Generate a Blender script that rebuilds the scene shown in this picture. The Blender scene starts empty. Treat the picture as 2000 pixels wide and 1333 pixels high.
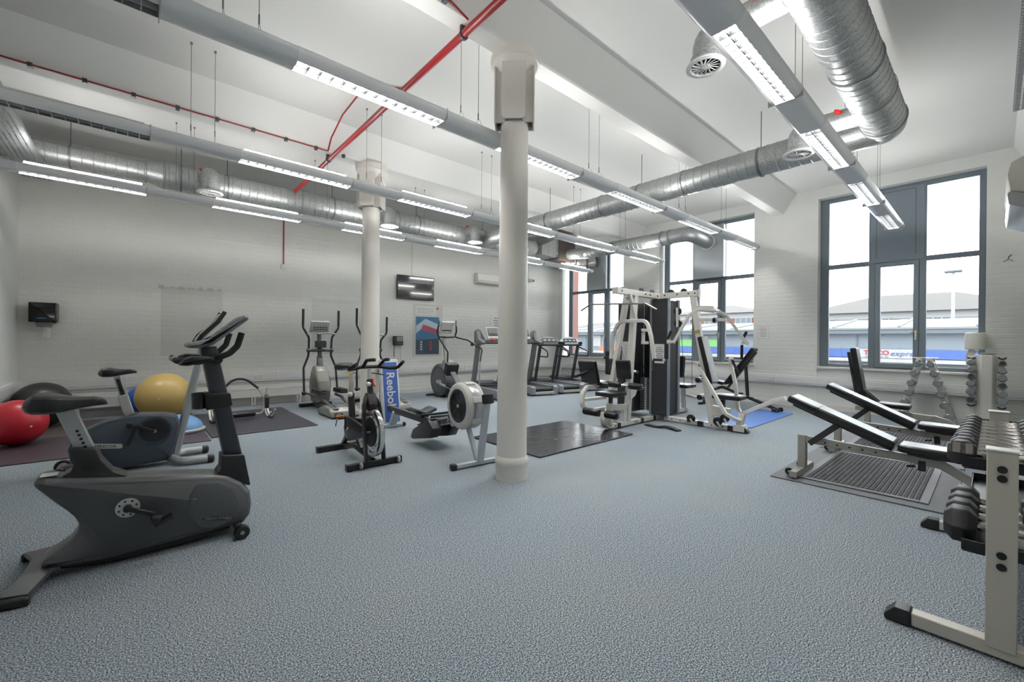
import bpy, bmesh, math, random
from mathutils import Vector, Matrix
random.seed(7)
scene = bpy.context.scene
col = scene.collection
PI = math.pi
R = math.radians

# ------------------------------------------------------------------ camera
def make_camera():
    yaw, pitch, roll = R(48.542), R(-0.0727), R(0.5188)
    f = Vector((math.cos(pitch) * math.cos(yaw), math.cos(pitch) * math.sin(yaw), math.sin(pitch)))
    r = f.cross(Vector((0, 0, 1))).normalized()
    u = r.cross(f)
    c, s = math.cos(roll), math.sin(roll)
    rr, uu = c * r + s * u, -s * r + c * u
    cd = bpy.data.cameras.new('camera')
    cd.sensor_fit = 'HORIZONTAL'
    cd.sensor_width = 36.0
    cd.lens = 830.64 / 2000 * 36
    cd.clip_start, cd.clip_end = 0.05, 300
    o = bpy.data.objects.new('camera', cd)
    m = Matrix((rr, uu, -f)).transposed().to_4x4()
    m.translation = Vector((0, 0, 1.4))
    o.matrix_world = m
    col.objects.link(o)
    scene.camera = o
make_camera()

# ------------------------------------------------------------------ sky, exposure
SKY = 6.0
LAMP = 165.0
world = bpy.data.worlds.new('overcast_sky')
scene.world = world
world.use_nodes = True
wn = world.node_tree.nodes
wn['Background'].inputs[0].default_value = (0.94, 0.97, 1.0, 1)
wn['Background'].inputs[1].default_value = SKY
vs = scene.view_settings
vs.view_transform = 'Standard'
vs.look = 'None'
vs.exposure = 0.28
vs.gamma = 1.0
vs.use_curve_mapping = False
cy = scene.cycles
cy.use_light_tree = False
cy.max_bounces, cy.diffuse_bounces, cy.glossy_bounces = 5, 4, 2
cy.transmission_bounces, cy.transparent_max_bounces = 4, 8
cy.caustics_reflective = cy.caustics_refractive = False
cy.use_adaptive_sampling, cy.adaptive_threshold = True, .05
cy.use_denoising = True
cy.sample_clamp_indirect = 6.0

# ------------------------------------------------------------------ materials
def lin(c):
    return tuple((x / 12.92 if x <= 0.04045 else ((x + 0.055) / 1.055) ** 2.4) for x in c)
def hexc(h):
    h = h.lstrip('#')
    return lin(tuple(int(h[i:i + 2], 16) / 255 for i in (0, 2, 4)))
MATS = {}
def mat(name, colr, rough=0.5, metal=0.0, noise=0.0, nscale=20.0, bump=0.0, bscale=60.0, alpha=None, coat=0.0, emit=0.0, spec=0.5, transm=0.0):
    if name in MATS:
        return MATS[name]
    m = bpy.data.materials.new(name)
    m.use_nodes = True
    nt = m.node_tree
    b = nt.nodes['Principled BSDF']
    c = hexc(colr) if isinstance(colr, str) else colr
    b.inputs['Base Color'].default_value = (*c, 1)
    b.inputs['Roughness'].default_value = rough
    b.inputs['Metallic'].default_value = metal
    b.inputs['Specular IOR Level'].default_value = spec
    b.inputs['Coat Weight'].default_value = coat
    if transm:
        b.inputs['Transmission Weight'].default_value = transm
    if emit:
        b.inputs['Emission Color'].default_value = (*c, 1)
        b.inputs['Emission Strength'].default_value = emit
    if alpha is not None:
        b.inputs['Alpha'].default_value = alpha
    tc = nt.nodes.new('ShaderNodeTexCoord')
    if noise:
        n = nt.nodes.new('ShaderNodeTexNoise')
        n.inputs['Scale'].default_value = nscale
        n.inputs['Detail'].default_value = 5
        nt.links.new(tc.outputs['Object'], n.inputs['Vector'])
        mx = nt.nodes.new('ShaderNodeMix')
        mx.data_type = 'RGBA'
        mx.inputs['A'].default_value = (*[max(0, x * (1 - noise)) for x in c], 1)
        mx.inputs['B'].default_value = (*[min(1, x * (1 + noise)) for x in c], 1)
        nt.links.new(n.outputs['Fac'], mx.inputs['Factor'])
        nt.links.new(mx.outputs['Result'], b.inputs['Base Color'])
    if bump:
        n2 = nt.nodes.new('ShaderNodeTexNoise')
        n2.inputs['Scale'].default_value = bscale
        n2.inputs['Detail'].default_value = 4
        nt.links.new(tc.outputs['Object'], n2.inputs['Vector'])
        bp = nt.nodes.new('ShaderNodeBump')
        bp.inputs['Strength'].default_value = bump
        bp.inputs['Distance'].default_value = 0.01
        nt.links.new(n2.outputs['Fac'], bp.inputs['Height'])
        nt.links.new(bp.outputs['Normal'], b.inputs['Normal'])
    MATS[name] = m
    return m

def carpet_material():
    m = bpy.data.materials.new('blue_grey_carpet')
    m.use_nodes = True
    nt = m.node_tree
    N, L = nt.nodes, nt.links
    b = N['Principled BSDF']
    b.inputs['Roughness'].default_value = 0.9
    b.inputs['Specular IOR Level'].default_value = 0.25
    tc = N.new('ShaderNodeTexCoord')
    def noise(scale, detail, rough=0.6):
        n = N.new('ShaderNodeTexNoise')
        n.inputs['Scale'].default_value = scale
        n.inputs['Detail'].default_value = detail
        n.inputs['Roughness'].default_value = rough
        L.new(tc.outputs['Object'], n.inputs['Vector'])
        return n
    fine = noise(150, 2, .7)
    ramp = N.new('ShaderNodeValToRGB')
    e = ramp.color_ramp.elements
    e[0].position, e[0].color = .4, (*hexc('3a424b'), 1)
    e[1].position, e[1].color = .62, (*hexc('cfd1d0'), 1)
    k = ramp.color_ramp.elements.new(.5)
    k.color = (*hexc('79848d'), 1)
    L.new(fine.outputs['Fac'], ramp.inputs['Fac'])
    big = noise(.55, 3)
    r2 = N.new('ShaderNodeValToRGB')
    r2.color_ramp.elements[0].position, r2.color_ramp.elements[0].color = .3, (.86, .92, .98, 1)
    r2.color_ramp.elements[1].position, r2.color_ramp.elements[1].color = .7, (1, 1, .98, 1)
    L.new(big.outputs['Fac'], r2.inputs['Fac'])
    mx = N.new('ShaderNodeMix')
    mx.data_type = 'RGBA'
    mx.blend_type = 'MULTIPLY'
    mx.inputs['Factor'].default_value = 1
    L.new(ramp.outputs['Color'], mx.inputs['A'])
    L.new(r2.outputs['Color'], mx.inputs['B'])
    L.new(mx.outputs['Result'], b.inputs['Base Color'])
    bp = N.new('ShaderNodeBump')
    bp.inputs['Strength'].default_value = .18
    bp.inputs['Distance'].default_value = .009
    L.new(fine.outputs['Fac'], bp.inputs['Height'])
    L.new(bp.outputs['Normal'], b.inputs['Normal'])
    return m

def galvanised_material(name='galvanised_steel', tint='b4b7b6', rough=.4):
    m = bpy.data.materials.new(name)
    m.use_nodes = True
    nt = m.node_tree
    N, L = nt.nodes, nt.links
    b = N['Principled BSDF']
    b.inputs['Metallic'].default_value = .75
    tc = N.new('ShaderNodeTexCoord')
    v = N.new('ShaderNodeTexVoronoi')
    v.inputs['Scale'].default_value = 85
    L.new(tc.outputs['Object'], v.inputs['Vector'])
    bw = N.new('ShaderNodeRGBToBW')
    L.new(v.outputs['Color'], bw.inputs['Color'])
    c = hexc(tint)
    rp = N.new('ShaderNodeValToRGB')
    rp.color_ramp.elements[0].position, rp.color_ramp.elements[0].color = .2, (*[x * .74 for x in c], 1)
    rp.color_ramp.elements[1].position, rp.color_ramp.elements[1].color = .8, (*[min(1, x * 1.1) for x in c], 1)
    L.new(bw.outputs['Val'], rp.inputs['Fac'])
    L.new(rp.outputs['Color'], b.inputs['Base Color'])
    mr = N.new('ShaderNodeMapRange')
    mr.inputs['To Min'].default_value = rough - .06
    mr.inputs['To Max'].default_value = rough + .16
    L.new(bw.outputs['Val'], mr.inputs['Value'])
    L.new(mr.outputs['Result'], b.inputs['Roughness'])
    MATS[name] = m
    return m

def glass_material():
    m = bpy.data.materials.new('window_glass')
    m.use_nodes = True
    nt = m.node_tree
    N, L = nt.nodes, nt.links
    N.remove(N['Principled BSDF'])
    g = N.new('ShaderNodeBsdfGlossy')
    g.inputs['Roughness'].default_value = .02
    t = N.new('ShaderNodeBsdfTransparent')
    t.inputs['Color'].default_value = (.95, .97, .97, 1)
    fr = N.new('ShaderNodeFresnel')
    fr.inputs['IOR'].default_value = 1.35
    mx = N.new('ShaderNodeMixShader')
    L.new(fr.outputs['Fac'], mx.inputs['Fac'])
    L.new(t.outputs[0], mx.inputs[1])
    L.new(g.outputs[0], mx.inputs[2])
    L.new(mx.outputs[0], N['Material Output'].inputs['Surface'])
    MATS['window_glass'] = m
    return m

def louvre_mat(name, colr, alpha, emit, rough=.4):
    return mat(name, colr, rough, alpha=alpha, emit=emit)

M_CARPET = carpet_material()
M_GALV = galvanised_material()
M_GALV_DK = galvanised_material('dull_galvanised', 'a2a6a6', .42)
M_GLASS = glass_material()
M_BRICK = mat('white_painted_brick', 'e2e2dc', .55, noise=.05, nscale=3, bump=.35, bscale=55)
M_PLASTER = mat('white_wall_paint', 'e2e3df', .6, noise=.02, nscale=2, bump=.12, bscale=25)
M_CEIL = mat('ceiling_paint', 'dfdfdc', .7, noise=.02, nscale=1.5, bump=.08, bscale=14)
M_COLUMN = mat('cream_gloss_paint', 'dedad2', .3, bump=.25, bscale=38)
M_WHITE = mat('white_plastic', 'dcdcdb', .35)
M_TRIM = mat('white_trim_paint', 'd9d6d2', .4)
M_FRAME = mat('grey_aluminium_frame', '6f7a83', .45)
M_PANEL = mat('grey_infill_panel', '76808a', .5, noise=.04, nscale=30)
M_BLACK = mat('black_plastic', '1b1b1d', .4)
M_BLACKM = mat('matt_black', '161617', .6, bump=.1, bscale=150)
M_VINYL = mat('black_vinyl', '161618', .31, bump=.12, bscale=40)
M_FOAM = mat('black_foam', '18181a', .75, bump=.2, bscale=200)
M_RUBBER = mat('black_rubber', '1a1a1c', .65)
M_CHROME = mat('chrome', 'd8d8d8', .12, metal=1.0)
M_STEEL = mat('brushed_steel', 'a9abad', .32, metal=.9)
M_WFRAME = mat('white_powder_coat', 'd9d6cf', .35)
M_SILVER = mat('silver_paint', 'a9acae', .38, metal=.35)
M_DGREY = mat('dark_grey_plastic', '3c4044', .42)
M_MGREY = mat('mid_grey_plastic', '6d6f70', .42)
M_LGREY = mat('light_grey_plastic', 'b4b3af', .42)
M_RED = mat('red_pipe_paint', '8e1519', .35)
M_REDPL = mat('red_plastic', 'd01c18', .35)
M_PAPER = mat('white_paper', 'e2e1dd', .7)
M_INK = mat('grey_print', '6a6a6a', .7)
M_REDINK = mat('red_print', 'c0553f', .7)
M_WIRE = mat('steel_wire', '77787a', .4, metal=.6)

# ------------------------------------------------------------------ mesh builder
def fillet(pts, r, n=5, closed=False):
    pts = [Vector(p) for p in pts]
    out = []
    N = len(pts)
    for i, p in enumerate(pts):
        if not closed and i in (0, N - 1):
            out.append(p)
            continue
        a, c = pts[i - 1], pts[(i + 1) % N]
        d0, d1 = (a - p), (c - p)
        l0, l1 = d0.length, d1.length
        if l0 < 1e-6 or l1 < 1e-6:
            continue
        d0, d1 = d0 / l0, d1 / l1
        rr = r[i] if isinstance(r, (list, tuple)) else r
        ang = d0.angle(d1)
        if ang > PI - .05 or rr <= 0:
            out.append(p)
            continue
        t = min(rr / math.tan(ang / 2), l0 * .49, l1 * .49)
        s, e = p + d0 * t, p + d1 * t
        for k in range(n + 1):
            u = k / n
            out.append((1 - u) ** 2 * s + 2 * u * (1 - u) * p + u * u * e)
    return out

def fil2(poly, r, n=5):
    return [(v.x, v.y) for v in fillet([(p[0], p[1], 0) for p in poly], r, n, closed=True)]

class MB:
    def __init__(s):
        s.v, s.f = [], []
    def add(s, vs, fs):
        o = len(s.v)
        s.v += [Vector(v) for v in vs]
        s.f += [[i + o for i in f] for f in fs]
        return s
    def xf(s, m):
        s.v = [m @ v for v in s.v]
        return s
    def box(s, c, size, rot=None):
        hx, hy, hz = size[0] / 2, size[1] / 2, size[2] / 2
        vs = [Vector((x, y, z)) for x in (-hx, hx) for y in (-hy, hy) for z in (-hz, hz)]
        if rot is not None:
            if isinstance(rot, (tuple, list)):
                rot = (Matrix.Rotation(rot[2], 3, 'Z') @ Matrix.Rotation(rot[1], 3, 'Y') @ Matrix.Rotation(rot[0], 3, 'X'))
            vs = [rot @ v for v in vs]
        c = Vector(c)
        return s.add([v + c for v in vs], [(0, 1, 3, 2), (4, 6, 7, 5), (0, 4, 5, 1), (2, 3, 7, 6), (0, 2, 6, 4), (1, 5, 7, 3)])
    def bb(s, x0, x1, y0, y1, z0, z1):
        return s.box(((x0 + x1) / 2, (y0 + y1) / 2, (z0 + z1) / 2), (abs(x1 - x0), abs(y1 - y0), abs(z1 - z0)))
    def bar(s, p0, p1, w, h, side=None):
        """rectangular bar; w across 'side' direction, h the other way"""
        p0, p1 = Vector(p0), Vector(p1)
        d = (p1 - p0)
        L = d.length
        d.normalize()
        if side is None:
            side = Vector((0, 1, 0)) if abs(d.y) < .9 else Vector((1, 0, 0))
        side = Vector(side)
        a = (side - d * side.dot(d)).normalized()
        b = d.cross(a)
        vs = [p + a * (i * w / 2) + b * (j * h / 2) for p in (p0, p1) for i, j in ((-1, -1), (1, -1), (1, 1), (-1, 1))]
        return s.add(vs, [(3, 2, 1, 0), (4, 5, 6, 7), (0, 1, 5, 4), (1, 2, 6, 5), (2, 3, 7, 6), (3, 0, 4, 7)])
    def sweep(s, pts, prof, side=None, closed=False):
        """sweep a 2d profile (a,b) along a path; 'side' fixes the a direction"""
        pts = [Vector(p) for p in pts]
        N, K = len(pts), len(prof)
        fr = []
        prev = None
        for i in range(N):
            if closed:
                t = pts[(i + 1) % N] - pts[i - 1]
            else:
                t = pts[min(i + 1, N - 1)] - pts[max(i - 1, 0)]
            t.normalize()
            if side is not None:
                sd = Vector(side)
                a = sd - t * sd.dot(t)
                if a.length < 1e-4:
                    a = t.orthogonal()
            elif prev is None:
                a = t.cross(Vector((0, 0, 1)))
                if a.length < 1e-3:
                    a = Vector((1, 0, 0))
            else:
                a = prev - t * prev.dot(t)
            a.normalize()
            prev = a
            fr.append((a, t.cross(a)))
        vs = [pts[i] + fr[i][0] * p[0] + fr[i][1] * p[1] for i in range(N) for p in prof]
        fs = []
        for i in range(N if closed else N - 1):
            j = (i + 1) % N
            for k in range(K):
                l = (k + 1) % K
                fs.append((i * K + k, i * K + l, j * K + l, j * K + k))
        if not closed:
            fs.append(list(range(K))[::-1])
            fs.append([(N - 1) * K + k for k in range(K)])
        return s.add(vs, fs)
    def tube(s, pts, r, n=10, closed=False):
        return s.sweep(pts, [(r * math.cos(2 * PI * k / n), r * math.sin(2 * PI * k / n)) for k in range(n)], None, closed)
    def rtube(s, pts, w, h, side, closed=False):
        return s.sweep(pts, [(-w / 2, -h / 2), (w / 2, -h / 2), (w / 2, h / 2), (-w / 2, h / 2)], side, closed)
    def cyl(s, p0, p1, r0, r1=None, n=16):
        r1 = r0 if r1 is None else r1
        p0, p1 = Vector(p0), Vector(p1)
        d = (p1 - p0).normalized()
        a = d.orthogonal().normalized()
        b = d.cross(a)
        vs = []
        for p, r in ((p0, r0), (p1, r1)):
            vs += [p + (a * math.cos(2 * PI * k / n) + b * math.sin(2 * PI * k / n)) * r for k in range(n)]
        fs = [(k, (k + 1) % n, n + (k + 1) % n, n + k) for k in range(n)]
        return s.add(vs, fs + [list(range(n))[::-1], list(range(n, 2 * n))])
    def lathe(s, prof, origin=(0, 0, 0), axis=(0, 0, 1), n=24, caps=True):
        """prof: list of (radius, distance along axis)"""
        d = Vector(axis).normalized()
        a = d.orthogonal().normalized()
        b = d.cross(a)
        o = Vector(origin)
        vs = []
        for r, h in prof:
            vs += [o + d * h + (a * math.cos(2 * PI * k / n) + b * math.sin(2 * PI * k / n)) * r for k in range(n)]
        fs = []
        for i in range(len(prof) - 1):
            for k in range(n):
                l = (k + 1) % n
                fs.append((i * n + k, i * n + l, (i + 1) * n + l, (i + 1) * n + k))
        if caps:
            fs.append(list(range(n))[::-1])
            fs.append([(len(prof) - 1) * n + k for k in range(n)])
        return s.add(vs, fs)
    def sphere(s, c, r, nu=24, nv=12, sc=(1, 1, 1)):
        c = Vector(c)
        prof = [(max(1e-4, math.sin(PI * i / nv)) * r, -math.cos(PI * i / nv) * r) for i in range(nv + 1)]
        m = MB().lathe(prof, (0, 0, 0), (0, 0, 1), nu)
        return s.add([Vector((v.x * sc[0], v.y * sc[1], v.z * sc[2])) + c for v in m.v], m.f)
    def prism(s, poly, t, plane='xz', at=0.0, inset=0.0, depth=None):
        """extruded polygon, thickness t centred on 'at'; inset > 0 rounds the two rims by a chamfer"""
        def P(u, v, w):
            return (u, w, v) if plane == 'xz' else ((w, u, v) if plane == 'yz' else (u, v, w))
        K = len(poly)
        area = sum(poly[i][0] * poly[(i + 1) % K][1] - poly[(i + 1) % K][0] * poly[i][1] for i in range(K))
        if area < 0:
            poly = poly[::-1]
        layers = []
        if inset > 0:
            ins = inset_poly(poly, inset)
            ins2 = inset_poly(poly, inset * .3)
            dd = depth or inset
            layers = [(ins, -t / 2), (ins2, -t / 2 + dd * .3), (poly, -t / 2 + dd), (poly, t / 2 - dd), (ins2, t / 2 - dd * .3), (ins, t / 2)]
        else:
            layers = [(poly, -t / 2), (poly, t / 2)]
        vs = [P(p[0], p[1], at + w) for pl, w in layers for p in pl]
        fs = []
        flip = plane == 'xz'
        for i in range(len(layers) - 1):
            for k in range(K):
                l = (k + 1) % K
                q = (i * K + k, i * K + l, (i + 1) * K + l, (i + 1) * K + k)
                fs.append(q[::-1] if flip else q)
        a, b = list(range(K))[::-1], [(len(layers) - 1) * K + k for k in range(K)]
        fs += [a[::-1], b[::-1]] if flip else [a, b]
        return s.add(vs, fs)
    def mesh(s, name):
        me = bpy.data.meshes.new(name)
        me.from_pydata([tuple(v) for v in s.v], [], s.f)
        return me
    def build(s, name, m, parent=None, smooth=True, bevel=0.0, ang=35, seg=2):
        me = s.mesh(name)
        if isinstance(m, (list, tuple)):
            for q in m:
                me.materials.append(q)
        elif m is not None:
            me.materials.append(m)
        if smooth:
            me.polygons.foreach_set('use_smooth', [True] * len(me.polygons))
            me.set_sharp_from_angle(angle=R(ang))
        o = bpy.data.objects.new(name, me)
        col.objects.link(o)
        if parent is not None:
            o.parent = parent
        if bevel:
            md = o.modifiers.new('bevel', 'BEVEL')
            md.width = bevel
            md.segments = seg
            md.limit_method = 'ANGLE'
            md.angle_limit = R(40)
            md.harden_normals = False
        return o

def inset_poly(poly, d):
    K = len(poly)
    out = []
    for i in range(K):
        p0, p, p1 = Vector(poly[i - 1]).to_2d() if False else Vector((poly[i - 1][0], poly[i - 1][1])), Vector((poly[i][0], poly[i][1])), Vector((poly[(i + 1) % K][0], poly[(i + 1) % K][1]))
        e0, e1 = (p - p0), (p1 - p)
        if e0.length < 1e-7:
            e0 = e1
        if e1.length < 1e-7:
            e1 = e0
        e0.normalize()
        e1.normalize()
        n0, n1 = Vector((-e0.y, e0.x)), Vector((-e1.y, e1.x))
        n = n0 + n1
        if n.length < 1e-4:
            n = n0
        n.normalize()
        k = max(.45, n.dot(n0))
        q = p + n * (d / k)
        out.append((q.x, q.y))
    return out

def thing(name, label, cat, loc=(0, 0, 0), rz=0.0, group=None):
    o = bpy.data.objects.new(name, None)
    o.empty_display_size = .1
    col.objects.link(o)
    o.location = loc
    o.rotation_euler = (0, 0, rz)
    return tag(o, label, cat, group)
def tag(o, label, cat, group=None):
    o['label'] = label
    o['category'] = cat
    if group:
        o['group'] = group
    return o
def struct(o):
    o['kind'] = 'structure'
    return o
def dup(o, parent=None):
    c = o.copy()
    col.objects.link(c)
    if parent is not None:
        c.parent = parent
        c.matrix_parent_inverse = o.matrix_parent_inverse.copy()
    for ch in list(o.children):
        dup(ch, c)
    return c
def text_mb(body, size, shear=0.0, depth=.002, spacing=1.0, align='CENTER', bold=0.0):
    """mesh data of a line of lettering in the local xy plane, centred"""
    cu = bpy.data.curves.new('lettering', 'FONT')
    cu.body = body
    cu.size = size
    cu.shear = shear
    cu.extrude = depth / 2
    cu.space_character = spacing
    cu.align_x = align
    cu.align_y = 'CENTER'
    cu.offset = bold
    cu.resolution_u = 3
    o = bpy.data.objects.new('lettering', cu)
    col.objects.link(o)
    dg = bpy.context.evaluated_depsgraph_get()
    me = o.evaluated_get(dg).to_mesh()
    mb = MB()
    mb.add([v.co.copy() for v in me.vertices], [list(p.vertices) for p in me.polygons])
    o.evaluated_get(dg).to_mesh_clear()
    bpy.data.objects.remove(o)
    bpy.data.curves.remove(cu)
    return mb
def basis(origin, xdir, ydir):
    """matrix taking local xy lettering to the plane spanned by xdir, ydir at origin"""
    x, y = Vector(xdir).normalized(), Vector(ydir).normalized()
    z = x.cross(y)
    m = Matrix((x, y, z)).transposed().to_4x4()
    m.translation = Vector(origin)
    return m

# ------------------------------------------------------------------ room shell
XW, YR, XL, ZC = 10.85, -0.45, -1.43, 4.68
def back_y(x):
    return 10.40 - .0391 * (x + 1.43)

o = struct(MB().bb(XL - .3, XW + .4, YR - .3, 10.9, -.12, 0).build('floor', M_CARPET, smooth=False))
struct(MB().bb(XL - .3, XW + .4, YR - .3, 10.9, ZC, ZC + .2).build('ceiling', M_CEIL, smooth=False))
struct(MB().bb(XL - .25, XL, YR - .3, 10.8, 0, ZC).build('wall_left', M_PLASTER, smooth=False))
struct(MB().bb(XL - .25, XW + .4, YR - .25, YR, 0, ZC).build('wall_right', M_PLASTER, smooth=False))
ang_b = math.atan(-.0391)
wb = MB()
xb0, xb1 = XL - .3, XW + .4
wb.add([(xb0, back_y(xb0), 0), (xb1, back_y(xb1), 0), (xb1, back_y(xb1) + .3, 0), (xb0, back_y(xb0) + .3, 0),
        (xb0, back_y(xb0), ZC), (xb1, back_y(xb1), ZC), (xb1, back_y(xb1) + .3, ZC), (xb0, back_y(xb0) + .3, ZC)],
       [(0, 1, 5, 4), (1, 2, 6, 5), (2, 3, 7, 6), (3, 0, 4, 7), (3, 2, 1, 0), (4, 5, 6, 7)])
wall_back = struct(wb.build('wall_back', M_BRICK, smooth=False))

OPEN = [(0.092, 2.483), (3.73, 6.128), (7.302, 9.72)]
SILL, HEAD = .895, 4.46
ww = MB()
edges = [YR - .2, OPEN[0][0], OPEN[0][1], OPEN[1][0], OPEN[1][1], OPEN[2][0], OPEN[2][1], 10.3]
for a, b in ((0, 1), (2, 3), (4, 5), (6, 7)):
    ww.bb(XW, XW + .4, edges[a], edges[b], 0, ZC)
for a, b in OPEN:
    ww.bb(XW + .02, XW + .4, a, b, 0, SILL)
    ww.bb(XW, XW + .4, a, b, HEAD, ZC)
wall_window = struct(ww.build('wall_window', M_PLASTER, smooth=False))

# bricks under the paint: each course a few millimetres proud of its joint
def brick_mesh(name, L, H, D):
    e = .009
    vs, fs = [], []
    for (x0, x1, z0, z1, y) in ((0, L, 0, H, 0), (0, L, 0, H, -D * .4), (e, L - e, e, H - e, -D)):
        vs += [(x0, y, z0), (x1, y, z0), (x1, y, z1), (x0, y, z1)]
    for k in range(2):
        for i in range(4):
            j = (i + 1) % 4
            fs.append((k * 4 + i, k * 4 + j, (k + 1) * 4 + j, (k + 1) * 4 + i))
    fs.append((8, 9, 10, 11))
    me = bpy.data.meshes.new(name)
    me.from_pydata(vs, [], fs)
    me.materials.append(M_BRICK)
    return me
BL, BH, BG = .226, .078, .012
CH = BH + BG
brick_data = [brick_mesh('brick', BL, BH, d) for d in (.0012, .0022, .003)]
def lay_bricks(wall, origin, u, length, z0, z1, near_pt, count, seed, skip=None):
    """courses along direction u from origin; the 'count' bricks nearest to near_pt are single objects"""
    rnd = random.Random(seed)
    u = Vector((*u, 0)).normalized()
    out = Vector((u.y, -u.x, 0))
    rot = Matrix((u, -out, Vector((0, 0, 1)))).transposed().to_4x4()
    items = []
    nc = int((z1 - z0) / CH)
    for c in range(nc):
        z = z0 + c * CH
        x = -(BL / 2 if c % 2 else 0.0)
        while x < length:
            a, b = max(x, 0), min(x + BL, length)
            if b - a > .05 and not (skip and skip(a, b, z)):
                items.append((a, b - a, z + rnd.uniform(-.0015, .0015), rnd.randrange(3)))
            x += BL + BG
    o3 = Vector((origin[0], origin[1], 0))
    npt = Vector(near_pt)
    items.sort(key=lambda t: (o3 + u * t[0] + Vector((0, 0, t[2])) - npt).length)
    for k, (a, w, z, d) in enumerate(items[:count]):
        b = bpy.data.objects.new('brick', brick_data[d])
        col.objects.link(b)
        b.parent = wall
        m = rot.copy()
        m.translation = o3 + u * a + Vector((0, 0, z))
        b.matrix_world = m @ Matrix.Diagonal((w / BL, 1, 1, 1))
    vs, fs = [], []
    for (a, w, z, d) in items[count:]:
        me = brick_data[d]
        base = len(vs)
        for v in me.vertices:
            vs.append(tuple(rot.to_3x3() @ Vector((v.co.x * w / BL, v.co.y, v.co.z)) + o3 + u * a + Vector((0, 0, z))))
        for p in me.polygons:
            fs.append([i + base for i in p.vertices])
    me = bpy.data.meshes.new('brickwork')
    me.from_pydata(vs, [], fs)
    me.materials.append(M_BRICK)
    bo = bpy.data.objects.new('brickwork', me)
    col.objects.link(bo)
    bo.parent = wall
    bo['kind'] = 'stuff'
ub = Vector((math.cos(ang_b), math.sin(ang_b)))
lay_bricks(wall_back, (XL, back_y(XL)), ub, 12.25, .16, 4.62, (-1.0, 10.4, 1.2), 300, 3)
M_PIERS = wall_window
lay_bricks(M_PIERS, (XW, OPEN[1][0]), (0, -1), OPEN[1][0] - OPEN[0][1], .16, 4.1, (XW, 3.1, 1.4), 150, 4)
lay_bricks(M_PIERS, (XW, OPEN[0][0]), (0, -1), OPEN[0][0] - YR, .16, 4.55, (XW, -.1, 1.4), 60, 5)
lay_bricks(M_PIERS, (XW, OPEN[2][0]), (0, -1), OPEN[2][0] - OPEN[1][1], .16, 4.1, (XW, 6.6, 1.8), 60, 6)

# splayed beams under the ceiling and their two cast iron columns
def beam(y, n):
    m = MB()
    prof = [(y - .095, 4.28), (y + .095, 4.28), (y + .12, 4.30), (y + .33, ZC + .02), (y - .33, ZC + .02), (y - .12, 4.30)]
    K = len(prof)
    vs = [(x, p[0], p[1]) for x in (XL - .05, XW + .05) for p in prof]
    fs = [(k, (k + 1) % K, K + (k + 1) % K, K + k) for k in range(K)] + [list(range(K))[::-1], list(range(K, 2 * K))]
    return struct(m.add(vs, fs).build('ceiling_beam', M_CEIL, bevel=.01))
for i, yb in enumerate((-.52, 3.24, 6.9)):
    beam(yb, i)

def column(x, y, label):
    t = thing('iron_column', label, 'column', (x, y, 0))
    t['kind'] = 'structure'
    MB().lathe([(.165, 0), (.165, .15), (.172, .16), (.172, .2), (.16, .225), (.1545, .235)], n=40).build('base_collar', M_COLUMN, t)
    MB().lathe([(.153, .23), (.151, 1.2), (.146, 2.4), (.139, 3.62)], n=40, caps=False).build('shaft', M_COLUMN, t)
    MB().lathe([(.13, 3.5), (.13, 4.05), (.19, 4.1), (.215, 4.16), (.232, 4.185), (.25, 4.19), (.25, 4.255), (.236, 4.262), (.236, 4.285)], n=40).build('capital', M_COLUMN, t)
    for k in range(4):
        a = PI / 4 + k * PI / 2
        poly = fil2([(-.118, 3.57), (.118, 3.57), (.118, 4.13), (-.118, 4.13)], [.05, .05, .0, .0], 5)
        b = MB().prism(poly, .018, 'xz', at=-.192)
        for sx in (-1, 1):
            b.box((sx * .088, -.14, 3.85), (.018, .1, .54))
        b.xf(Matrix.Rotation(a, 4, 'Z'))
        b.build('bracket', M_COLUMN, t, bevel=.006)
    return t
column(2.88, 3.25, 'white painted iron column standing in front of the black rubber mat')
column(2.93, 6.9, 'white painted iron column standing behind the spin bike and tilted blue board')

# skirting, trunking, heater line
def wall_strip(name, p0, p1, z0, z1, t, m, out):
    p0, p1 = Vector((*p0, 0)), Vector((*p1, 0))
    d = (p1 - p0).normalized()
    n = Vector((*out, 0))
    c = (p0 + p1) / 2 + n * t / 2 + Vector((0, 0, (z0 + z1) / 2))
    return MB().bar(c - d * (p1 - p0).length / 2, c + d * (p1 - p0).length / 2, t, z1 - z0, n).build(name, m, bevel=.004)
nb = (math.sin(ang_b), -math.cos(ang_b))
struct(wall_strip('baseboard_back', (XL, back_y(XL)), (XW, back_y(XW)), 0, .11, .022, M_TRIM, nb))
struct(wall_strip('baseboard_window', (XW, YR), (XW, 9.9), 0, .11, .022, M_TRIM, (-1, 0)))
struct(wall_strip('baseboard_left', (XL, YR), (XL, 10.35), 0, .11, .022, M_TRIM, (1, 0)))

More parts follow.
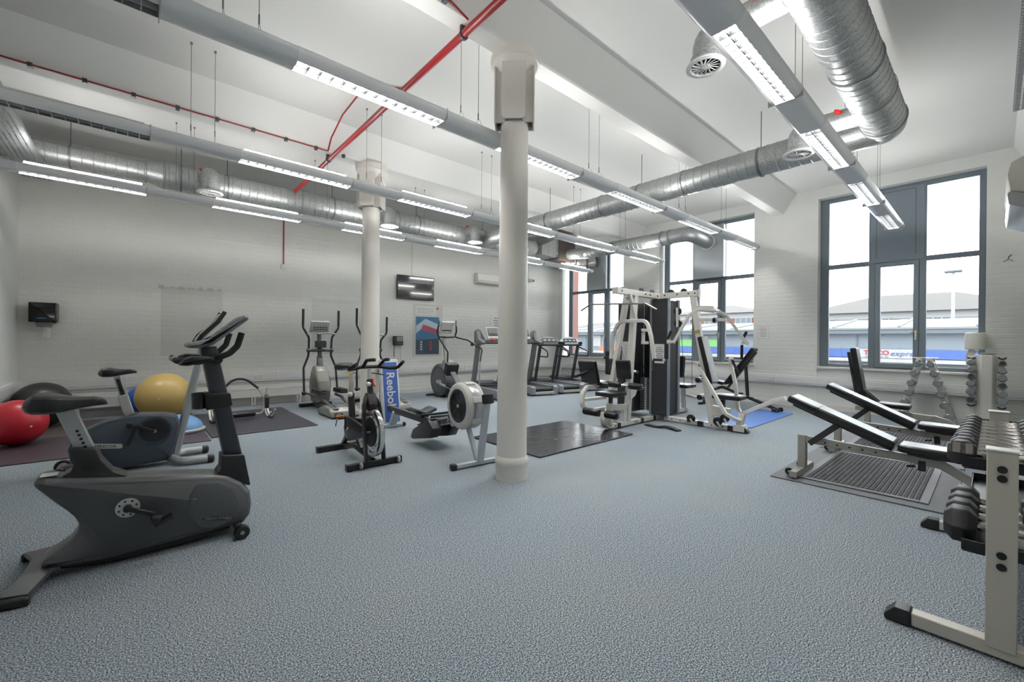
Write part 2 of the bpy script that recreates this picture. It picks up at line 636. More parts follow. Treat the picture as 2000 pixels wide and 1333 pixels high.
def trunking(name, label, p0, p1, out, sockets):
    t = thing(name, label, 'trunking')
    b = wall_strip('body', p0, p1, .5, .685, .055, M_WHITE, out)
    b.parent = t
    l = wall_strip('lid', p0, p1, .535, .65, .062, M_WHITE, out)
    l.parent = t
    p0v, p1v = Vector((*p0, 0)), Vector((*p1, 0))
    d = (p1v - p0v).normalized()
    n = Vector((*out, 0))
    for s_, kind in sockets:
        c = p0v + d * s_ + n * .068 + Vector((0, 0, .593))
        so = MB().bar(c - d * .073, c + d * .073, .012, .086, n).build('socket', M_TRIM, t, bevel=.003)
        h = MB()
        for k in (-.036, .036):
            q = c + n * .0065 + d * k
            for dx, dz in ((0, .014), (-.011, -.008), (.011, -.008)):
                w = q + d * dx + Vector((0, 0, dz))
                h.bar(w - d * .0028, w + d * .0028, .002, .007, n)
        h.build('socket_holes', M_DGREY, so, smooth=False)
        for k in (-.062, .062):
            q = c + n * .0075 + d * k + Vector((0, 0, .025))
            MB().bar(q - d * .005, q + d * .005, .006, .013, n).build('rocker', M_WHITE, so, bevel=.001)
    for s_ in [x * 2.4 + 1.3 for x in range(int((p1v - p0v).length / 2.4))]:
        c = p0v + d * s_ + n * .034 + Vector((0, 0, .593))
        MB().bar(c - d * .012, c + d * .012, .07, .188, n).build('joint_cover', M_WHITE, t, bevel=.002)
    return t
trunking('dado_trunking', 'white plastic dado trunking running along the brick wall behind the machines', (XL, back_y(XL)), (XW, back_y(XW)), nb, [(3.36, 0), (6.55, 0), (7.0, 0), (8.3, 0)])
trunking('dado_trunking', 'white plastic dado trunking running below the three tall windows', (XW, YR), (XW, 9.85), (-1, 0), [(3.75, 0), (6.9, 0)])
trunking('dado_trunking', 'white plastic dado trunking on the plain wall beside the black gym ball', (XL, 2.0), (XL, 10.36), (1, 0), [])

# ------------------------------------------------------------------ windows
def window(n, y0, plenum):
    """y0 = left edge (larger y); opening 2.31 wide, seen from -x"""
    w = bpy.data.objects.new('window_%d' % n, None)
    col.objects.link(w)
    w['kind'] = 'structure'
    X0, X1 = 11.02, 11.10
    ya = [y0, y0 - .09, y0 - .746, y0 - .865, y0 - 1.50, y0 - 1.58, y0 - 2.237, y0 - 2.31]
    zb, zt = SILL + .01, HEAD
    f = MB()
    f.bb(X0, X1, ya[0] + .06, ya[1], zb, zt)
    f.bb(X0, X1, ya[6], ya[7] - .06, zb, zt)
    f.bb(X0, X1, ya[2], ya[3] + .02, zb, zt)
    f.bb(X0, X1, ya[4] + .02, ya[5], zb, zt)
    f.bb(X0 + .004, X1 - .004, ya[0], ya[7], zb, zb + .07)
    f.bb(X0 + .004, X1 - .004, ya[0], ya[7], zt - .085, zt)
    f.bb(X0 + .004, X1 - .004, ya[0], ya[7], 2.965, 3.055)
    f.build('frame', M_FRAME, w, bevel=.006)
    for a, b in ((1, 2), (5, 6)):
        for z0, z1 in ((zb + .07, 2.965), (3.055, zt - .085)):
            MB().bb(11.055, 11.066, ya[a] + .01, ya[b] - .01, z0 - .01, z1 + .01).build('pane', M_GLASS, w, smooth=False)
    c = MB()
    ca, cb = ya[3] + .02, ya[4] + .02
    za, zz = zb + .03, 2.985
    c.bb(X0 - .025, X1 - .01, ca, ca - .085, za, zz)
    c.bb(X0 - .025, X1 - .01, cb + .075, cb, za, zz)
    c.bb(X0 - .023, X1 - .012, ca, cb, za, za + .09)
    c.bb(X0 - .023, X1 - .012, ca, cb, zz - .07, zz)
    cs = c.build('casement', M_FRAME, w, bevel=.006)
    MB().bb(11.05, 11.061, ca - .07, cb + .06, za + .08, zz - .06).build('pane', M_GLASS, cs, smooth=False)
    h = MB()
    yy = cb + .035
    h.bb(X0 - .032, X0 - .02, yy - .012, yy + .012, 1.55, 1.66)
    h.bb(X0 - .06, X0 - .03, yy - .01, yy + .01, 1.62, 1.64)
    h.bb(X0 - .062, X0 - .045, yy - .01, yy + .012, 1.48, 1.64)
    h.build('handle', M_WHITE, cs, bevel=.003)
    h2 = MB()
    h2.bb(X0 - .045, X0 - .026, yy - .06, yy + .07, 1.605, 1.622)
    h2.build('catch', mat('brass', 'b3924d', .35, metal=.8), cs, bevel=.003)
    p = MB()
    p.bb(X0 - .004 if not plenum else X0 - .004, X0 + .03, ya[2] - .03, ya[5] + .03, 3.0, zt - .05)
    pn = p.build('infill_panel', M_PANEL, w, bevel=.004)
    if not plenum:
        gap = MB()
        for y_ in (ya[3] + .005, ya[4] + .07):
            gap.bb(X0 - .0052, X0 - .003, y_ - .003, y_ + .003, 3.1, zt - .1)
        gap.bb(X0 - .0052, X0 - .003, ya[4] + .07, ya[3] + .005, zt - .104, zt - .097)
        gap.build('panel_joint', M_BLACK, pn, smooth=False)
    MB().bb(XW - .025, X0 + .01, OPEN[3 - n][0] + .002 if False else y0 - 2.31 - .02, y0 + .07, SILL - .03, SILL + .012).build('window_sill', M_TRIM, w, bevel=.006)
    return w
window(3, 2.415, False)
window(2, 6.025, True)
window(1, 9.505, True)
# ------------------------------------------------------------------ rows of hanging luminaires
M_TUBE = mat('lit_fluorescent_tube', (1.0, .99, .97), .4, emit=LAMP)
M_TUBE_UP = mat('lit_upper_tube', (1.0, .99, .97), .4, emit=LAMP * .4)
M_TUBE_OFF = mat('unlit_fluorescent_tube', 'e6e6e2', .3)
M_LAMPBODY = mat('silver_white_luminaire', 'ebecec', .32, coat=.3)
M_BLADE = mat('glare_darkened_blade', '242628', .45, spec=.2)  # shading put into the colour: aluminium blades darkened so lit louvres show their grid
M_LOUVRE = mat('bright_aluminium_louvre', 'e4e6e8', .25, metal=.6)
M_BLANK = mat('grey_gloss_cover', 'e4e6e8', .22, coat=.5)
M_DIFF = mat('perforated_wing', 'e6e6e3', .5, transm=.5)

LAMPS_X = [(-1.15, .1), (.9, 2.2), (2.95, 4.22), (5.0, 6.3), (7.05, 8.35), (9.15, 10.33)]
def hull(x0, x1, y, m, open_bottom):
    """boat-shaped profile between x0 and x1"""
    prof = [(-.072, 3.5), (-.105, 3.515), (-.13, 3.55), (-.133, 3.575), (-.1, 3.6), (-.04, 3.612), (.04, 3.612), (.1, 3.6), (.133, 3.575), (.13, 3.55), (.105, 3.515), (.072, 3.5)]
    K = len(prof)
    vs = [(x, y + p[0], p[1]) for x in (x0, x1) for p in prof]
    fs = []
    for k in range(K):
        if open_bottom and k == K - 1:
            continue
        fs.append((K + k, K + (k + 1) % K, (k + 1) % K, k))
    m.add(vs, fs)
def luminaire_row(y, label, unlit, wires, x_end=10.55):
    t = thing('suspended_luminaire', label, 'ceiling light', (0, y, 0), 0, 'rows of suspended luminaires')
    last = XL + .03
    blanks = []
    for i, (a, b) in enumerate(LAMPS_X):
        blanks.append((last, a))
        last = b
    blanks.append((last, x_end - .09))
    for i, (a, b) in enumerate(LAMPS_X):
        m = MB()
        prof = [(-.072, 3.5), (-.105, 3.515), (-.13, 3.55), (-.133, 3.575), (-.1, 3.6)]
        for sgn in (-1, 1):
            pr = [(p[0] * -sgn, p[1]) for p in prof]
            ring = pr
            K = len(ring)
            vs = [(x, p[0], p[1]) for x in (a, b) for p in ring]
            fs = [(K + k, K + k + 1, k + 1, k) for k in range(K - 1)]
            m.add(vs, fs)
        body = m.build('housing', M_LAMPBODY, t)
        r = MB()
        r.bb(a, b, -.045, .045, 3.588, 3.6)
        r.bb(a, b, -.1, .1, 3.6, 3.604)
        r.build('reflector', M_LOUVRE, t, smooth=False)
        l = MB()
        n = 14
        for k in range(n + 1):
            x = a + (b - a) * k / n
            l.bb(x - .003, x + .003, -.07, .07, 3.502, 3.54)
        l.bb(a, b, -.003, .003, 3.502, 3.54)
        l.build('louvre', M_LOUVRE if i in unlit else M_BLADE, t, smooth=False)
        tb = M_TUBE_OFF if i in unlit else M_TUBE
        for sgn in (-1, 1):
            MB().cyl((a + .03, sgn * .034, 3.562), (b - .03, sgn * .034, 3.562), .013, n=6).build('tube', tb, t)
        up = M_TUBE_OFF if i in unlit else M_TUBE_UP
        MB().cyl((a + .05, 0, 3.64), (b - .05, 0, 3.64), .013, n=6).build('upper_tube', up, t)
    for a, b in blanks:
        if b - a < .05:
            continue
        m = MB()
        hull(a, b, 0, m, False)
        m.build('blank_cover', M_BLANK, t)
        MB().bb(a - .004, a + .004, -.134, .134, 3.498, 3.603).build('joint_strip', M_LGREY, t, bevel=.002)
    e = MB()
    prof = [(-.072, 3.5), (-.105, 3.515), (-.13, 3.55), (-.133, 3.575), (-.1, 3.6), (.1, 3.6), (.133, 3.575), (.13, 3.55), (.105, 3.515), (.072, 3.5)]
    rings = []
    for k in range(5):
        u = k / 4
        sc = math.sqrt(max(0, 1 - (u * .9) ** 2))
        rings.append((x_end - .09 + .09 * u, sc))
    K = len(prof)
    vs = [(x, p[0] * (.55 + .45 * sc), 3.555 + (p[1] - 3.555) * (.35 + .65 * sc)) for x, sc in rings for p in prof]
    fs = [((i + 1) * K + k, (i + 1) * K + (k + 1) % K, i * K + (k + 1) % K, i * K + k) for i in range(4) for k in range(K)]
    fs += [list(range(K)), list(range(4 * K, 5 * K))[::-1]]
    e.add(vs, fs).build('end_cap', M_LAMPBODY, t)
    for x in wires:
        for dx in (-.11, .11):
            w = MB().cyl((x + dx, 0, 3.72), (x + dx, 0, ZC), .0028, n=5)
            w.cyl((x + dx, 0, 3.72), (x + dx, -.08, 3.6), .0018, n=4)
            w.cyl((x + dx, 0, 3.72), (x + dx, .08, 3.6), .0018, n=4)
            w.cyl((x + dx, 0, 3.7), (x + dx, 0, 3.77), .006, n=6)
            w.cyl((x + dx, 0, ZC - .02), (x + dx, 0, ZC), .012, n=8)
            w.build('suspension_wire', M_WIRE, t)
    # conduit clipped along the top
    MB().cyl((XL + .1, .1, 3.65), (x_end - .4, .1, 3.65), .008, n=6).build('cable', M_LGREY, t)
    return t
W = [.55, 2.55, 4.6, 7.05, 8.75]
luminaire_row(1.215, 'silver luminaire row hung beside the large spiral duct near the air conditioner', (0,), W)
luminaire_row(3.575, 'silver luminaire row passing just behind the column by the black rubber mat', (0,), W)
luminaire_row(5.92, 'silver luminaire row crossing in front of the capital of the column behind the spin bike', (0,), W)
luminaire_row(8.27, 'silver luminaire row hung closest to the brick wall with the television', (), W)

# ------------------------------------------------------------------ spiral ducts
def spiral(m, p0, p1, r, pitch=.125, n=28):
    p0, p1 = Vector(p0), Vector(p1)
    L = (p1 - p0).length
    prof = [(r, 0)]
    k = pitch * .5
    while k < L - .02:
        prof += [(r, k - .008), (r + .006, k - .003), (r + .006, k + .003), (r, k + .008)]
        k += pitch
    prof.append((r, L))
    m.lathe(prof, p0, p1 - p0, n)
    return m
def collar(p, d, r, parent, w=.03):
    d = Vector(d).normalized()
    return MB().lathe([(r + .002, -w / 2), (r + .014, -w / 2 + .004), (r + .014, w / 2 - .004), (r + .002, w / 2)], p, d, 28).build('collar', M_GALV_DK, parent)
def elbow(m, pts, r, n=24):
    m.tube(pts, r, n)
    return m
def hanger(parent, x, y, z, r):
    h = MB()
    for s_ in (-1, 1):
        h.cyl((x, y, z + r), (x, y, ZC), .006, n=6)
    h.lathe([(r + .012, -.012), (r + .015, -.012), (r + .015, .012), (r + .012, .012)], (x, y, z), (1, -.04, 0), 28, caps=False)
    return h.build('hanger', M_WIRE, parent)
def swirl_diffuser(parent, c, r, body_pts, rb, knob=None, tilt=(0, 0, -1)):
    """round white swirl outlet at c facing down, at the end of an elbow"""
    b = MB()
    elbow(b, fillet(body_pts, .12, 6), rb)
    bo = b.build('branch_duct', M_GALV, parent)
    c = Vector(c)
    collar(c + Vector((0, 0, .06)), (0, 0, 1), rb, bo, .05)
    m = MB().lathe([(r * .72, .012), (r * .78, -.004), (r, 0), (r, .01), (r * .9, .03), (rb * .98, .05)], c, (0, 0, 1), 32, caps=False)
    d = m.build('diffuser', M_WHITE, bo)
    MB().cyl(c + Vector((0, 0, .02)), c + Vector((0, 0, .03)), r * .74, n=28).build('diffuser_back', M_BLACK, bo)
    v = MB()
    for k in range(16):
        a = 2 * PI * k / 16
        p = c + Vector((math.cos(a), math.sin(a), 0)) * (r * .45)
        v.box(p + Vector((0, 0, .006)), (r * .56, r * .09, .004), (R(28), 0, a + .22))
    v.cyl(c + Vector((0, 0, -.002)), c + Vector((0, 0, .014)), r * .2, n=16)
    v.build('swirl_vanes', M_WHITE, bo)
    if knob:
        k = Vector(knob)
        MB().lathe([(.03, 0), (.045, .012), (.045, .03), (.02, .04)], k, (0, -.6, .8), 6).build('damper_knob', M_REDPL, bo)
    return bo

# duct along the brick wall
def db(x):
    return 9.15 - .029 * (x + 1.43)
t = thing('wall_spiral_duct', 'long galvanised spiral duct with a reducer running high along the brick wall', 'duct')
spiral(MB(), (XL, db(XL), 4.08), (.1, db(.1), 4.08), .155).build('narrow_run', M_GALV, t)
MB().lathe([(.158, 0), (.158, .02), (.215, .21), (.215, .23)], (.1, db(.1), 4.08), (1, -.029, 0), 28).build('reducer', M_GALV, t)
collar((.1, db(.1), 4.08), (1, -.029, 0), .158, t)
collar((.33, db(.33), 4.08), (1, -.029, 0), .212, t)
spiral(MB(), (.33, db(.33), 4.08), (8.6, db(8.6), 4.06), .213).build('main_run', M_GALV, t)
for x in (2.4, 4.4, 6.4):
    collar((x, db(x), 4.075), (1, -.029, 0), .213, t, .02)
for x in (-.75, .55, 1.2, 3.0, 4.9, 6.8):
    hanger(t, x, db(x), 4.08, .155 if x < 0 else .213)
for x, kx in ((.9, -.13), (4.0, -.13), (6.2, -.13)):
    yy = db(x)
    swirl_diffuser(t, (x, yy - .52, 3.78), .185, [(x, yy, 4.1), (x, yy - .52, 4.1), (x, yy - .52, 3.82)], .125, (x - .09, yy - .3, 4.19))

# near duct beside the first light row and the cross duct
t = thing('spiral_duct', 'large galvanised spiral duct hung near the air conditioner wall', 'duct')
spiral(MB(), (XL + .02, .85, 3.965), (6.38, .85, 3.965), .2).build('duct_run', M_GALV, t)
collar((6.38, .85, 3.965), (1, 0, 0), .2, t)
collar((4.9, .85, 3.965), (1, 0, 0), .2, t, .02)
for x in (.5, 2.6, 5.6):
    hanger(t, x, .85, 3.965, .2)
swirl_diffuser(t, (3.6, 1.63, 3.73), .155, [(3.6, .85, 3.97), (3.6, 1.63, 3.97), (3.6, 1.63, 3.78)], .105, (3.5, 1.22, 4.02))
swirl_diffuser(t, (6.08, 1.6, 3.71), .17, [(6.08, .85, 3.965), (6.08, 1.6, 3.99), (6.08, 1.6, 3.76)], .115, (5.97, 1.2, 4.02))
t = thing('cross_spiral_duct', 'galvanised spiral duct crossing the room below the beams', 'duct')
elbow(MB(), fillet([(6.38, .85, 3.965), (6.62, .85, 3.965), (6.62, 1.3, 3.97)], .2, 8), .19).build('elbow', M_GALV, t)
spiral(MB(), (6.62, 1.28, 3.97), (6.62, 7.9, 3.95), .193).build('duct_run', M_GALV, t)
collar((6.62, 1.3, 3.97), (0, 1, 0), .193, t)
collar((6.62, 3.3, 3.96), (0, 1, 0), .193, t, .02)
collar((6.62, 4.9, 3.96), (0, 1, 0), .193, t, .02)
elbow(MB(), fillet([(6.62, 7.88, 3.95), (6.62, 8.3, 3.95), (6.9, 8.75, 4.0)], .15, 5), .19).build('elbow', M_GALV, t)
for y_ in (2.2, 4.1, 6.3):
    h = MB().cyl((6.62, y_, 4.15), (6.62, y_, ZC), .006, n=6)
    h.lathe([(.2, -.012), (.204, -.012), (.204, .012), (.2, .012)], (6.62, y_, 3.96), (0, 1, 0), 28, caps=False)
    h.build('hanger', M_WIRE, t)

# air handling box, its two window ducts
t = thing('air_handling_unit', 'boxed air handling unit with dark side panel hung near the corner', 'ventilation unit', (9.26, 8.45, 0))
MB().bb(0, .72, .0, .95, 3.8, 4.6).build('casing', mat('grey_unit_casing', 'a9aeae', .45, metal=.3), t, bevel=.01)
MB().bb(-.002, .722, -.012, .012, 3.79, 4.61).build('side_panel', mat('dark_brown_panel', '3a322c', .6), t, bevel=.004)
MB().bb(-.01, .72, -.01, .95, 3.785, 3.8).build('base_panel', mat('brown_base_panel', '5a4a3f', .6), t, bevel=.002)
MB().add([(-.36, .33, 3.95), (-.36, .63, 3.95), (-.36, .63, 4.2), (-.36, .33, 4.2), (0, .1, 3.84), (0, .85, 3.84), (0, .85, 4.4), (0, .1, 4.4)],
         [(0, 1, 5, 4), (1, 2, 6, 5), (2, 3, 7, 6), (3, 0, 4, 7), (0, 3, 2, 1), (4, 5, 6, 7)]).build('transition', M_GALV, t, smooth=False)
MB().bb(-.02, .0, .05, .9, 3.82, 3.86).build('flange', M_DGREY, t)
MB().bb(-.012, .0, .05, .09, 3.93, 4.0).build('label_plate', M_WHITE, t)
for x, y_ in ((.05, .05), (.66, .05), (.05, .9), (.66, .9)):
    MB().cyl((x, y_, 4.6), (x, y_, ZC), .008, n=6).build('hanger_rod', M_WIRE, t)

def window_duct(label, base, run, y_w, box_y):
    t = thing('window_duct', label, 'duct')
    pts = base
    spiral(MB(), pts[0], pts[1], .165).build('duct_run', M_GALV, t)
    collar(pts[1], Vector(pts[1]) - Vector(pts[0]), .165, t)
    e = MB()
    elbow(e, fillet(run, .25, 8), .163)
    e.build('elbow', M_GALV, t)
    return t
t = window_duct('galvanised duct turning into the metal panel of the middle window', [(9.86, 7.95, 3.98), (9.86, 5.5, 3.98)], [(9.86, 5.52, 3.98), (9.86, 4.83, 3.98), (10.86, 4.83, 3.94)], 0, 0)
e = MB()
elbow(e, fillet([(9.7, 8.5, 4.0), (9.75, 8.2, 3.98), (9.86, 7.9, 3.98)], .1, 4), .155)
e.build('elbow', M_GALV, t)
MB().lathe([(.175, 0), (.19, .0), (.19, .03), (.175, .03)], (10.845, 4.83, 3.94), (1, 0, 0), 28).build('flange_ring', M_WHITE, t)
for y_ in (5.52, 5.3, 7.4):
    collar((9.86, y_, 3.98), (0, 1, 0), .165, t)
MB().bb(10.88, 11.01, 4.44, 5.19, 3.03, 4.35).build('plenum_panel', mat('pale_metal_plenum', 'a4aaad', .4, metal=.4), t, bevel=.005)
t = thing('flexible_duct', 'crinkled silver flexible duct bending into the corner window', 'duct')
pts = fillet([(9.75, 8.75, 3.86), (10.2, 8.7, 3.85), (10.62, 8.55, 3.86), (10.9, 8.3, 3.9)], .3, 8)
m = MB()
ring = []
for i in range(len(pts) - 1):
    for k in range(4):
        ring.append(pts[i].lerp(pts[i + 1], k / 4))
prev = None
N = 22
vs, fs = [], []
for i, p in enumerate(ring):
    tn = (ring[min(i + 1, len(ring) - 1)] - ring[max(0, i - 1)]).normalized()
    a = tn.cross(Vector((0, 0, 1))).normalized()
    b = tn.cross(a)
    rr = .17 + (.008 if i % 2 else -.004)
    vs += [p + (a * math.cos(2 * PI * k / N) + b * math.sin(2 * PI * k / N)) * (rr + random.uniform(-.006, .006)) for k in range(N)]
for i in range(len(ring) - 1):
    for k in range(N):
        fs.append((i * N + k, i * N + (k + 1) % N, (i + 1) * N + (k + 1) % N, (i + 1) * N + k))
m.add(vs, fs).build('foil_sleeve', mat('crinkled_foil', 'd6d6d4', .25, metal=.85, bump=.8, bscale=22), t)
MB().bb(10.9, 11.01, 7.97, 8.72, 3.03, 4.35).build('plenum_panel', MATS['pale_metal_plenum'], t, bevel=.005)

# ------------------------------------------------------------------ red fire alarm pipework
t = thing('sprinkler_pipe', 'thick red steel pipe crossing the ceiling under the beams', 'pipe')
MB().cyl((2.22, YR, 4.205), (2.25, 8.82, 4.205), .034, n=14).build('pipe', M_RED, t)
for y_ in (3.24, 6.9):
    m = MB().lathe([(.036, -.012), (.044, -.012), (.044, .012), (.036, .012)], (2.235, y_, 4.2), (0, 1, 0), 16)
    m.bb(2.2, 2.27, y_ - .012, y_ + .012, 4.23, 4.29)
    m.build('clamp', M_DGREY, t)
t = thing('alarm_cable', 'thin red alarm cable clipped along the side of the far ceiling beam', 'cable')
zr = 4.275
path = [(XL, 6.76, zr), (2.18, 6.76, zr)]
MB().tube(path, .009, 8).build('cable', M_RED, t)
for k in range(9):
    x = -.86 + k * .41
    m = MB().bb(x - .02, x + .02, 6.745, 6.80, zr - .03, zr + .018)
    m.build('clip', M_DGREY, t, bevel=.003)
MB().tube(fillet([(2.18, 6.76, zr), (2.16, 6.55, 4.4), (2.2, 6.2, 4.62), (2.2, 5.6, 4.66), (2.34, 5.25, 4.665), (2.6, 5.1, 4.665)], .12, 5), .011, 8).build('cable', M_RED, t)
MB().lathe([(.035, 0), (.035, -.012), (.02, -.03)], (2.6, 5.1, ZC), (0, 0, 1), 16).build('detector', M_RED, t)
t = thing('alarm_cable', 'thin red alarm cable meeting the red pipe on the near ceiling beam', 'cable')
MB().tube(fillet([(XL, 3.09, 4.295), (2.0, 3.09, 4.295), (2.2, 3.12, 4.26)], .06, 4), .009, 8).build('cable', M_RED, t)
for x in (1.95, .9, 0):
    MB().bb(x - .02, x + .02, 3.075, 3.13, 4.27, 4.31).build('clip', M_DGREY, t, bevel=.003)
t = thing('alarm_drop', 'red cable drop ending in a small white alarm box on the brick wall', 'alarm box', (2.39, back_y(2.39), 0))
MB().cyl((0, -.015, 3.0), (0, -.015, 4.4), .013, n=6).build('drop_pipe', M_RED, t)
MB().bb(-.05, .05, -.045, 0, 2.91, 3.01).build('box', M_WHITE, t, bevel=.005)
MB().bb(-.03, .03, -.049, -.044, 2.93, 2.99).build('cover', M_TRIM, t, bevel=.002)

# ------------------------------------------------------------------ cable trays
def tray(label, x0, x1, y0, y1, z, along, rails):
    t = thing('cable_tray', label, 'cable tray')
    m = MB()
    n = 6
    if along == 'y':
        for k in range(n):
            x = x0 + (x1 - x0) * (k + .5) / n
            m.bb(x - .018, x + .018, y0, y1, z, z + .004)
        m.bb(x0 - .004, x0, y0, y1, z, z + .05)
        m.bb(x1, x1 + .004, y0, y1, z, z + .05)
        k = y0
        while k < y1:
            m.bb(x0, x1, k, k + .02, z + .001, z + .003)
            k += .05
    else:
        for k in range(n):
            y = y0 + (y1 - y0) * (k + .5) / n
            m.bb(x0, x1, y - .018, y + .018, z, z + .004)
        m.bb(x0, x1, y0 - .004, y0, z, z + .05)
        m.bb(x0, x1, y1, y1 + .004, z, z + .05)
        k = x0
        while k < x1:
            m.bb(k, k + .02, y0, y1, z + .001, z + .003)
            k += .05
    m.build('tray', M_GALV_DK, t, smooth=False)
    return t
tray('perforated metal cable tray crossing over the duct by the plain wall', -1.33, -1.02, 6.4, 9.9, 3.86, 'y', 0)
tray('perforated metal cable tray hung above the dumbbell rack side wall', 2.0, 7.35, -.43, -.13, 4.02, 'x', 0)
# ------------------------------------------------------------------ outside
M_SHOP = mat('grey_cladding', '626a72', .6)
M_SHOPD = mat('dark_fascia', '4f565e', .6)
M_SROOF = mat('pale_metal_roof', '646868', .5)
M_BLUE = mat('blue_sign', '304a82', .5)
M_SIGNW = mat('white_sign', '878787', .5)
M_SRED = mat('red_letters', '8a1a1a', .5)
M_HBRICK = mat('red_brick', '744d45', .8, noise=.15, nscale=6)
M_HROOF = mat('brown_roof_tiles', '4b4846', .8, noise=.12, nscale=4)
M_STREET = mat('asphalt', '55585a', .9, noise=.1, nscale=2)
struct(MB().bb(11.3, 90, -45, 60, -3.3, -3.2).build('ground', M_STREET, smooth=False))
XF = 24.0
def fp(px_y):
    return 0
t = thing('shop_building', 'low grey clad shop with blue and white sign outside the windows', 'building', (XF, 0, -3.2))
wall_top = 5.01
MB().bb(.0, 9, -16, 34, 0, wall_top).build('wall', M_SHOP, t)
for k in range(26):
    y = -15 + k * 1.9
    MB().bb(-.03, .0, y - .02, y + .02, 3.0, wall_top).build('cladding_joint', M_SHOPD, t, smooth=False)
MB().bb(-.35, .0, -16, 34, wall_top, wall_top + .28).build('gutter', M_SHOPD, t, bevel=.03)
MB().add([(-.4, -16.2, wall_top + .28), (-.4, 34.2, wall_top + .28), (4.5, 34.2, wall_top + .8), (4.5, -16.2, wall_top + .8), (9, 34.2, wall_top + .3), (9, -16.2, wall_top + .3),
          (-.4, -16.2, wall_top + .2), (-.4, 34.2, wall_top + .2), (9, 34.2, wall_top + .2), (9, -16.2, wall_top + .2)],
         [(0, 3, 2, 1), (3, 5, 4, 2), (0, 1, 7, 6), (4, 5, 9, 8), (6, 7, 8, 9)]).build('roof', M_SROOF, t, smooth=False)
for k in range(22):
    y = -15 + k * 2.2
    MB().bar((-.4, y, wall_top + .32), (4.5, y, wall_top + .84), .08, .06, (0, 1, 0)).build('roof_seam', M_SROOF, t)
def at_facade(px_y_left):
    return px_y_left
zs0, zs1 = 4.0, 4.36
MB().bb(-.12, .0, -16, 16, zs0, zs1).build('blue_fascia', M_BLUE, t)
MB().bb(-.15, -.1, 1.82, 3.9, zs0 - .01, zs1 + .01).build('white_fascia', M_SIGNW, t)
text_mb('TESCO', .27, spacing=1.0, depth=.02, bold=.006).xf(basis((-.16, 3.33, zs0 + .21), (0, -1, 0), (0, 0, 1))).build('red_lettering', M_SRED, t, smooth=False)
text_mb('express', .29, shear=.3, depth=.02, spacing=1.08).xf(basis((-.16, 2.4, zs0 + .19), (0, -1, 0), (0, 0, 1))).build('blue_lettering', M_BLUE, t, smooth=False)
for k in range(5):
    y = 3.66 - k * .165
    MB().bb(-.17, -.15, y - .05, y + .05, zs0 + .03, zs0 + .055).build('blue_dash', M_BLUE, t, smooth=False)
MB().bb(-.2, 0, -16, 34, zs0 - .18, zs0 - .03).build('ledge', M_SIGNW, t)
MB().bb(-.06, .0, -16, 16, 0.3, zs0 - .2).build('shop_glazing', mat('dark_shop_glass', '2b3036', .2), t)
MB().bb(-.05, 0, 17.9, 18.9, 4.25, 5.0).build('notice_board', M_SIGNW, t)
MB().bb(-.05, 0, 9.8, 12.2, 3.97, 4.75).build('green_banner', mat('green_banner', '5d8f4e', .6), t)
MB().bb(-.06, 0, 16.6, 18.0, 3.7, 4.25).build('orange_banner', mat('orange_banner', 'b0583a', .6), t)
MB().bb(-.06, 0, 8.2, 9.3, 3.9, 4.3).build('orange_banner', MATS['orange_banner'], t)

def house(label, x, y, w, d, h, rh, pale=False):
    t = thing('brick_house', label, 'building', (x, y, -3.2))
    MB().bb(0, d, -w / 2, w / 2, 0, h).build('wall', M_SIGNW if pale else M_HBRICK, t)
    if pale:
        MB().bb(-.05, 0, w / 2 - 6.6, w / 2 - 5.7, 0, h - .6).build('brick_panel', M_HBRICK, t)
        MB().bb(-.05, 0, -w / 2, -w / 2 + 2.6, 0, h - .6).build('brick_panel', M_HBRICK, t)
    o = .5
    MB().add([(-o, -w / 2 - o, h), (d + o, -w / 2 - o, h), (d + o, w / 2 + o, h), (-o, w / 2 + o, h), (d / 2, -w / 2 + d / 2, h + rh), (d / 2, w / 2 - d / 2, h + rh)],
             [(0, 4, 5, 3), (1, 2, 5, 4), (0, 1, 4), (3, 5, 2), (0, 3, 2, 1)]).build('roof', M_HROOF, t, smooth=False)
    MB().bb(-.06, 0, -w / 2, w / 2, h - .55, h).build('render_band', M_SIGNW, t)
    n = int(w / 3)
    for k in range(n):
        yy = -w / 2 + (k + .5) * w / n
        f = MB().bb(-.12, -.02, yy - .75, yy + .75, h - 1.7, h - .45).build('window', M_SIGNW, t)
        for q in (-.48, 0, .48):
            for z0, z1 in ((h - 1.62, h - 1.12), (h - 1.05, h - .53)):
                MB().bb(-.13, -.11, yy + q - .2, yy + q + .2, z0, z1).build('pane', mat('far_glass', '4a545c', .2), f)
    return t
house('pale house with hipped brown roof beyond the shop with the sign', 46, 4.6, 14, 9, 7.2, 1.75, True)
house('red brick house with hipped roof seen through the middle window', 44, 19, 9, 8, 7.5, 1.1)
house('low red brick house seen through the corner window', 48, 37, 15, 9, 6.2, 1.2)
t = thing('street_lamp', 'tall grey street lamp standing behind the shop roof', 'street lamp', (34.0, 1.5, -3.2))
MB().cyl((0, 0, 0), (0, 0, 8.6), .09, .07, n=10).build('post', M_SIGNW, t)
MB().bb(-.2, .2, -.35, .35, 8.6, 8.72).build('lantern', M_SHOPD, t, bevel=.03)
t = thing('brick_building_corner', 'red brick corner of a neighbouring building by the corner window', 'building', (13.4, 11.42, -3.2))
MB().bb(0, .35, 0, 4, 0, 12).build('wall', M_HBRICK, t)
t = thing('street_tree', 'leafy green tree outside the corner window', 'tree', (22.0, 20.6, -3.2))
MB().cyl((0, 0, 0), (0, 0, 2.6), .14, .08, n=8).build('trunk', mat('bark', '5a4a3a', .9), t)
m = MB()
rr = random.Random(11)
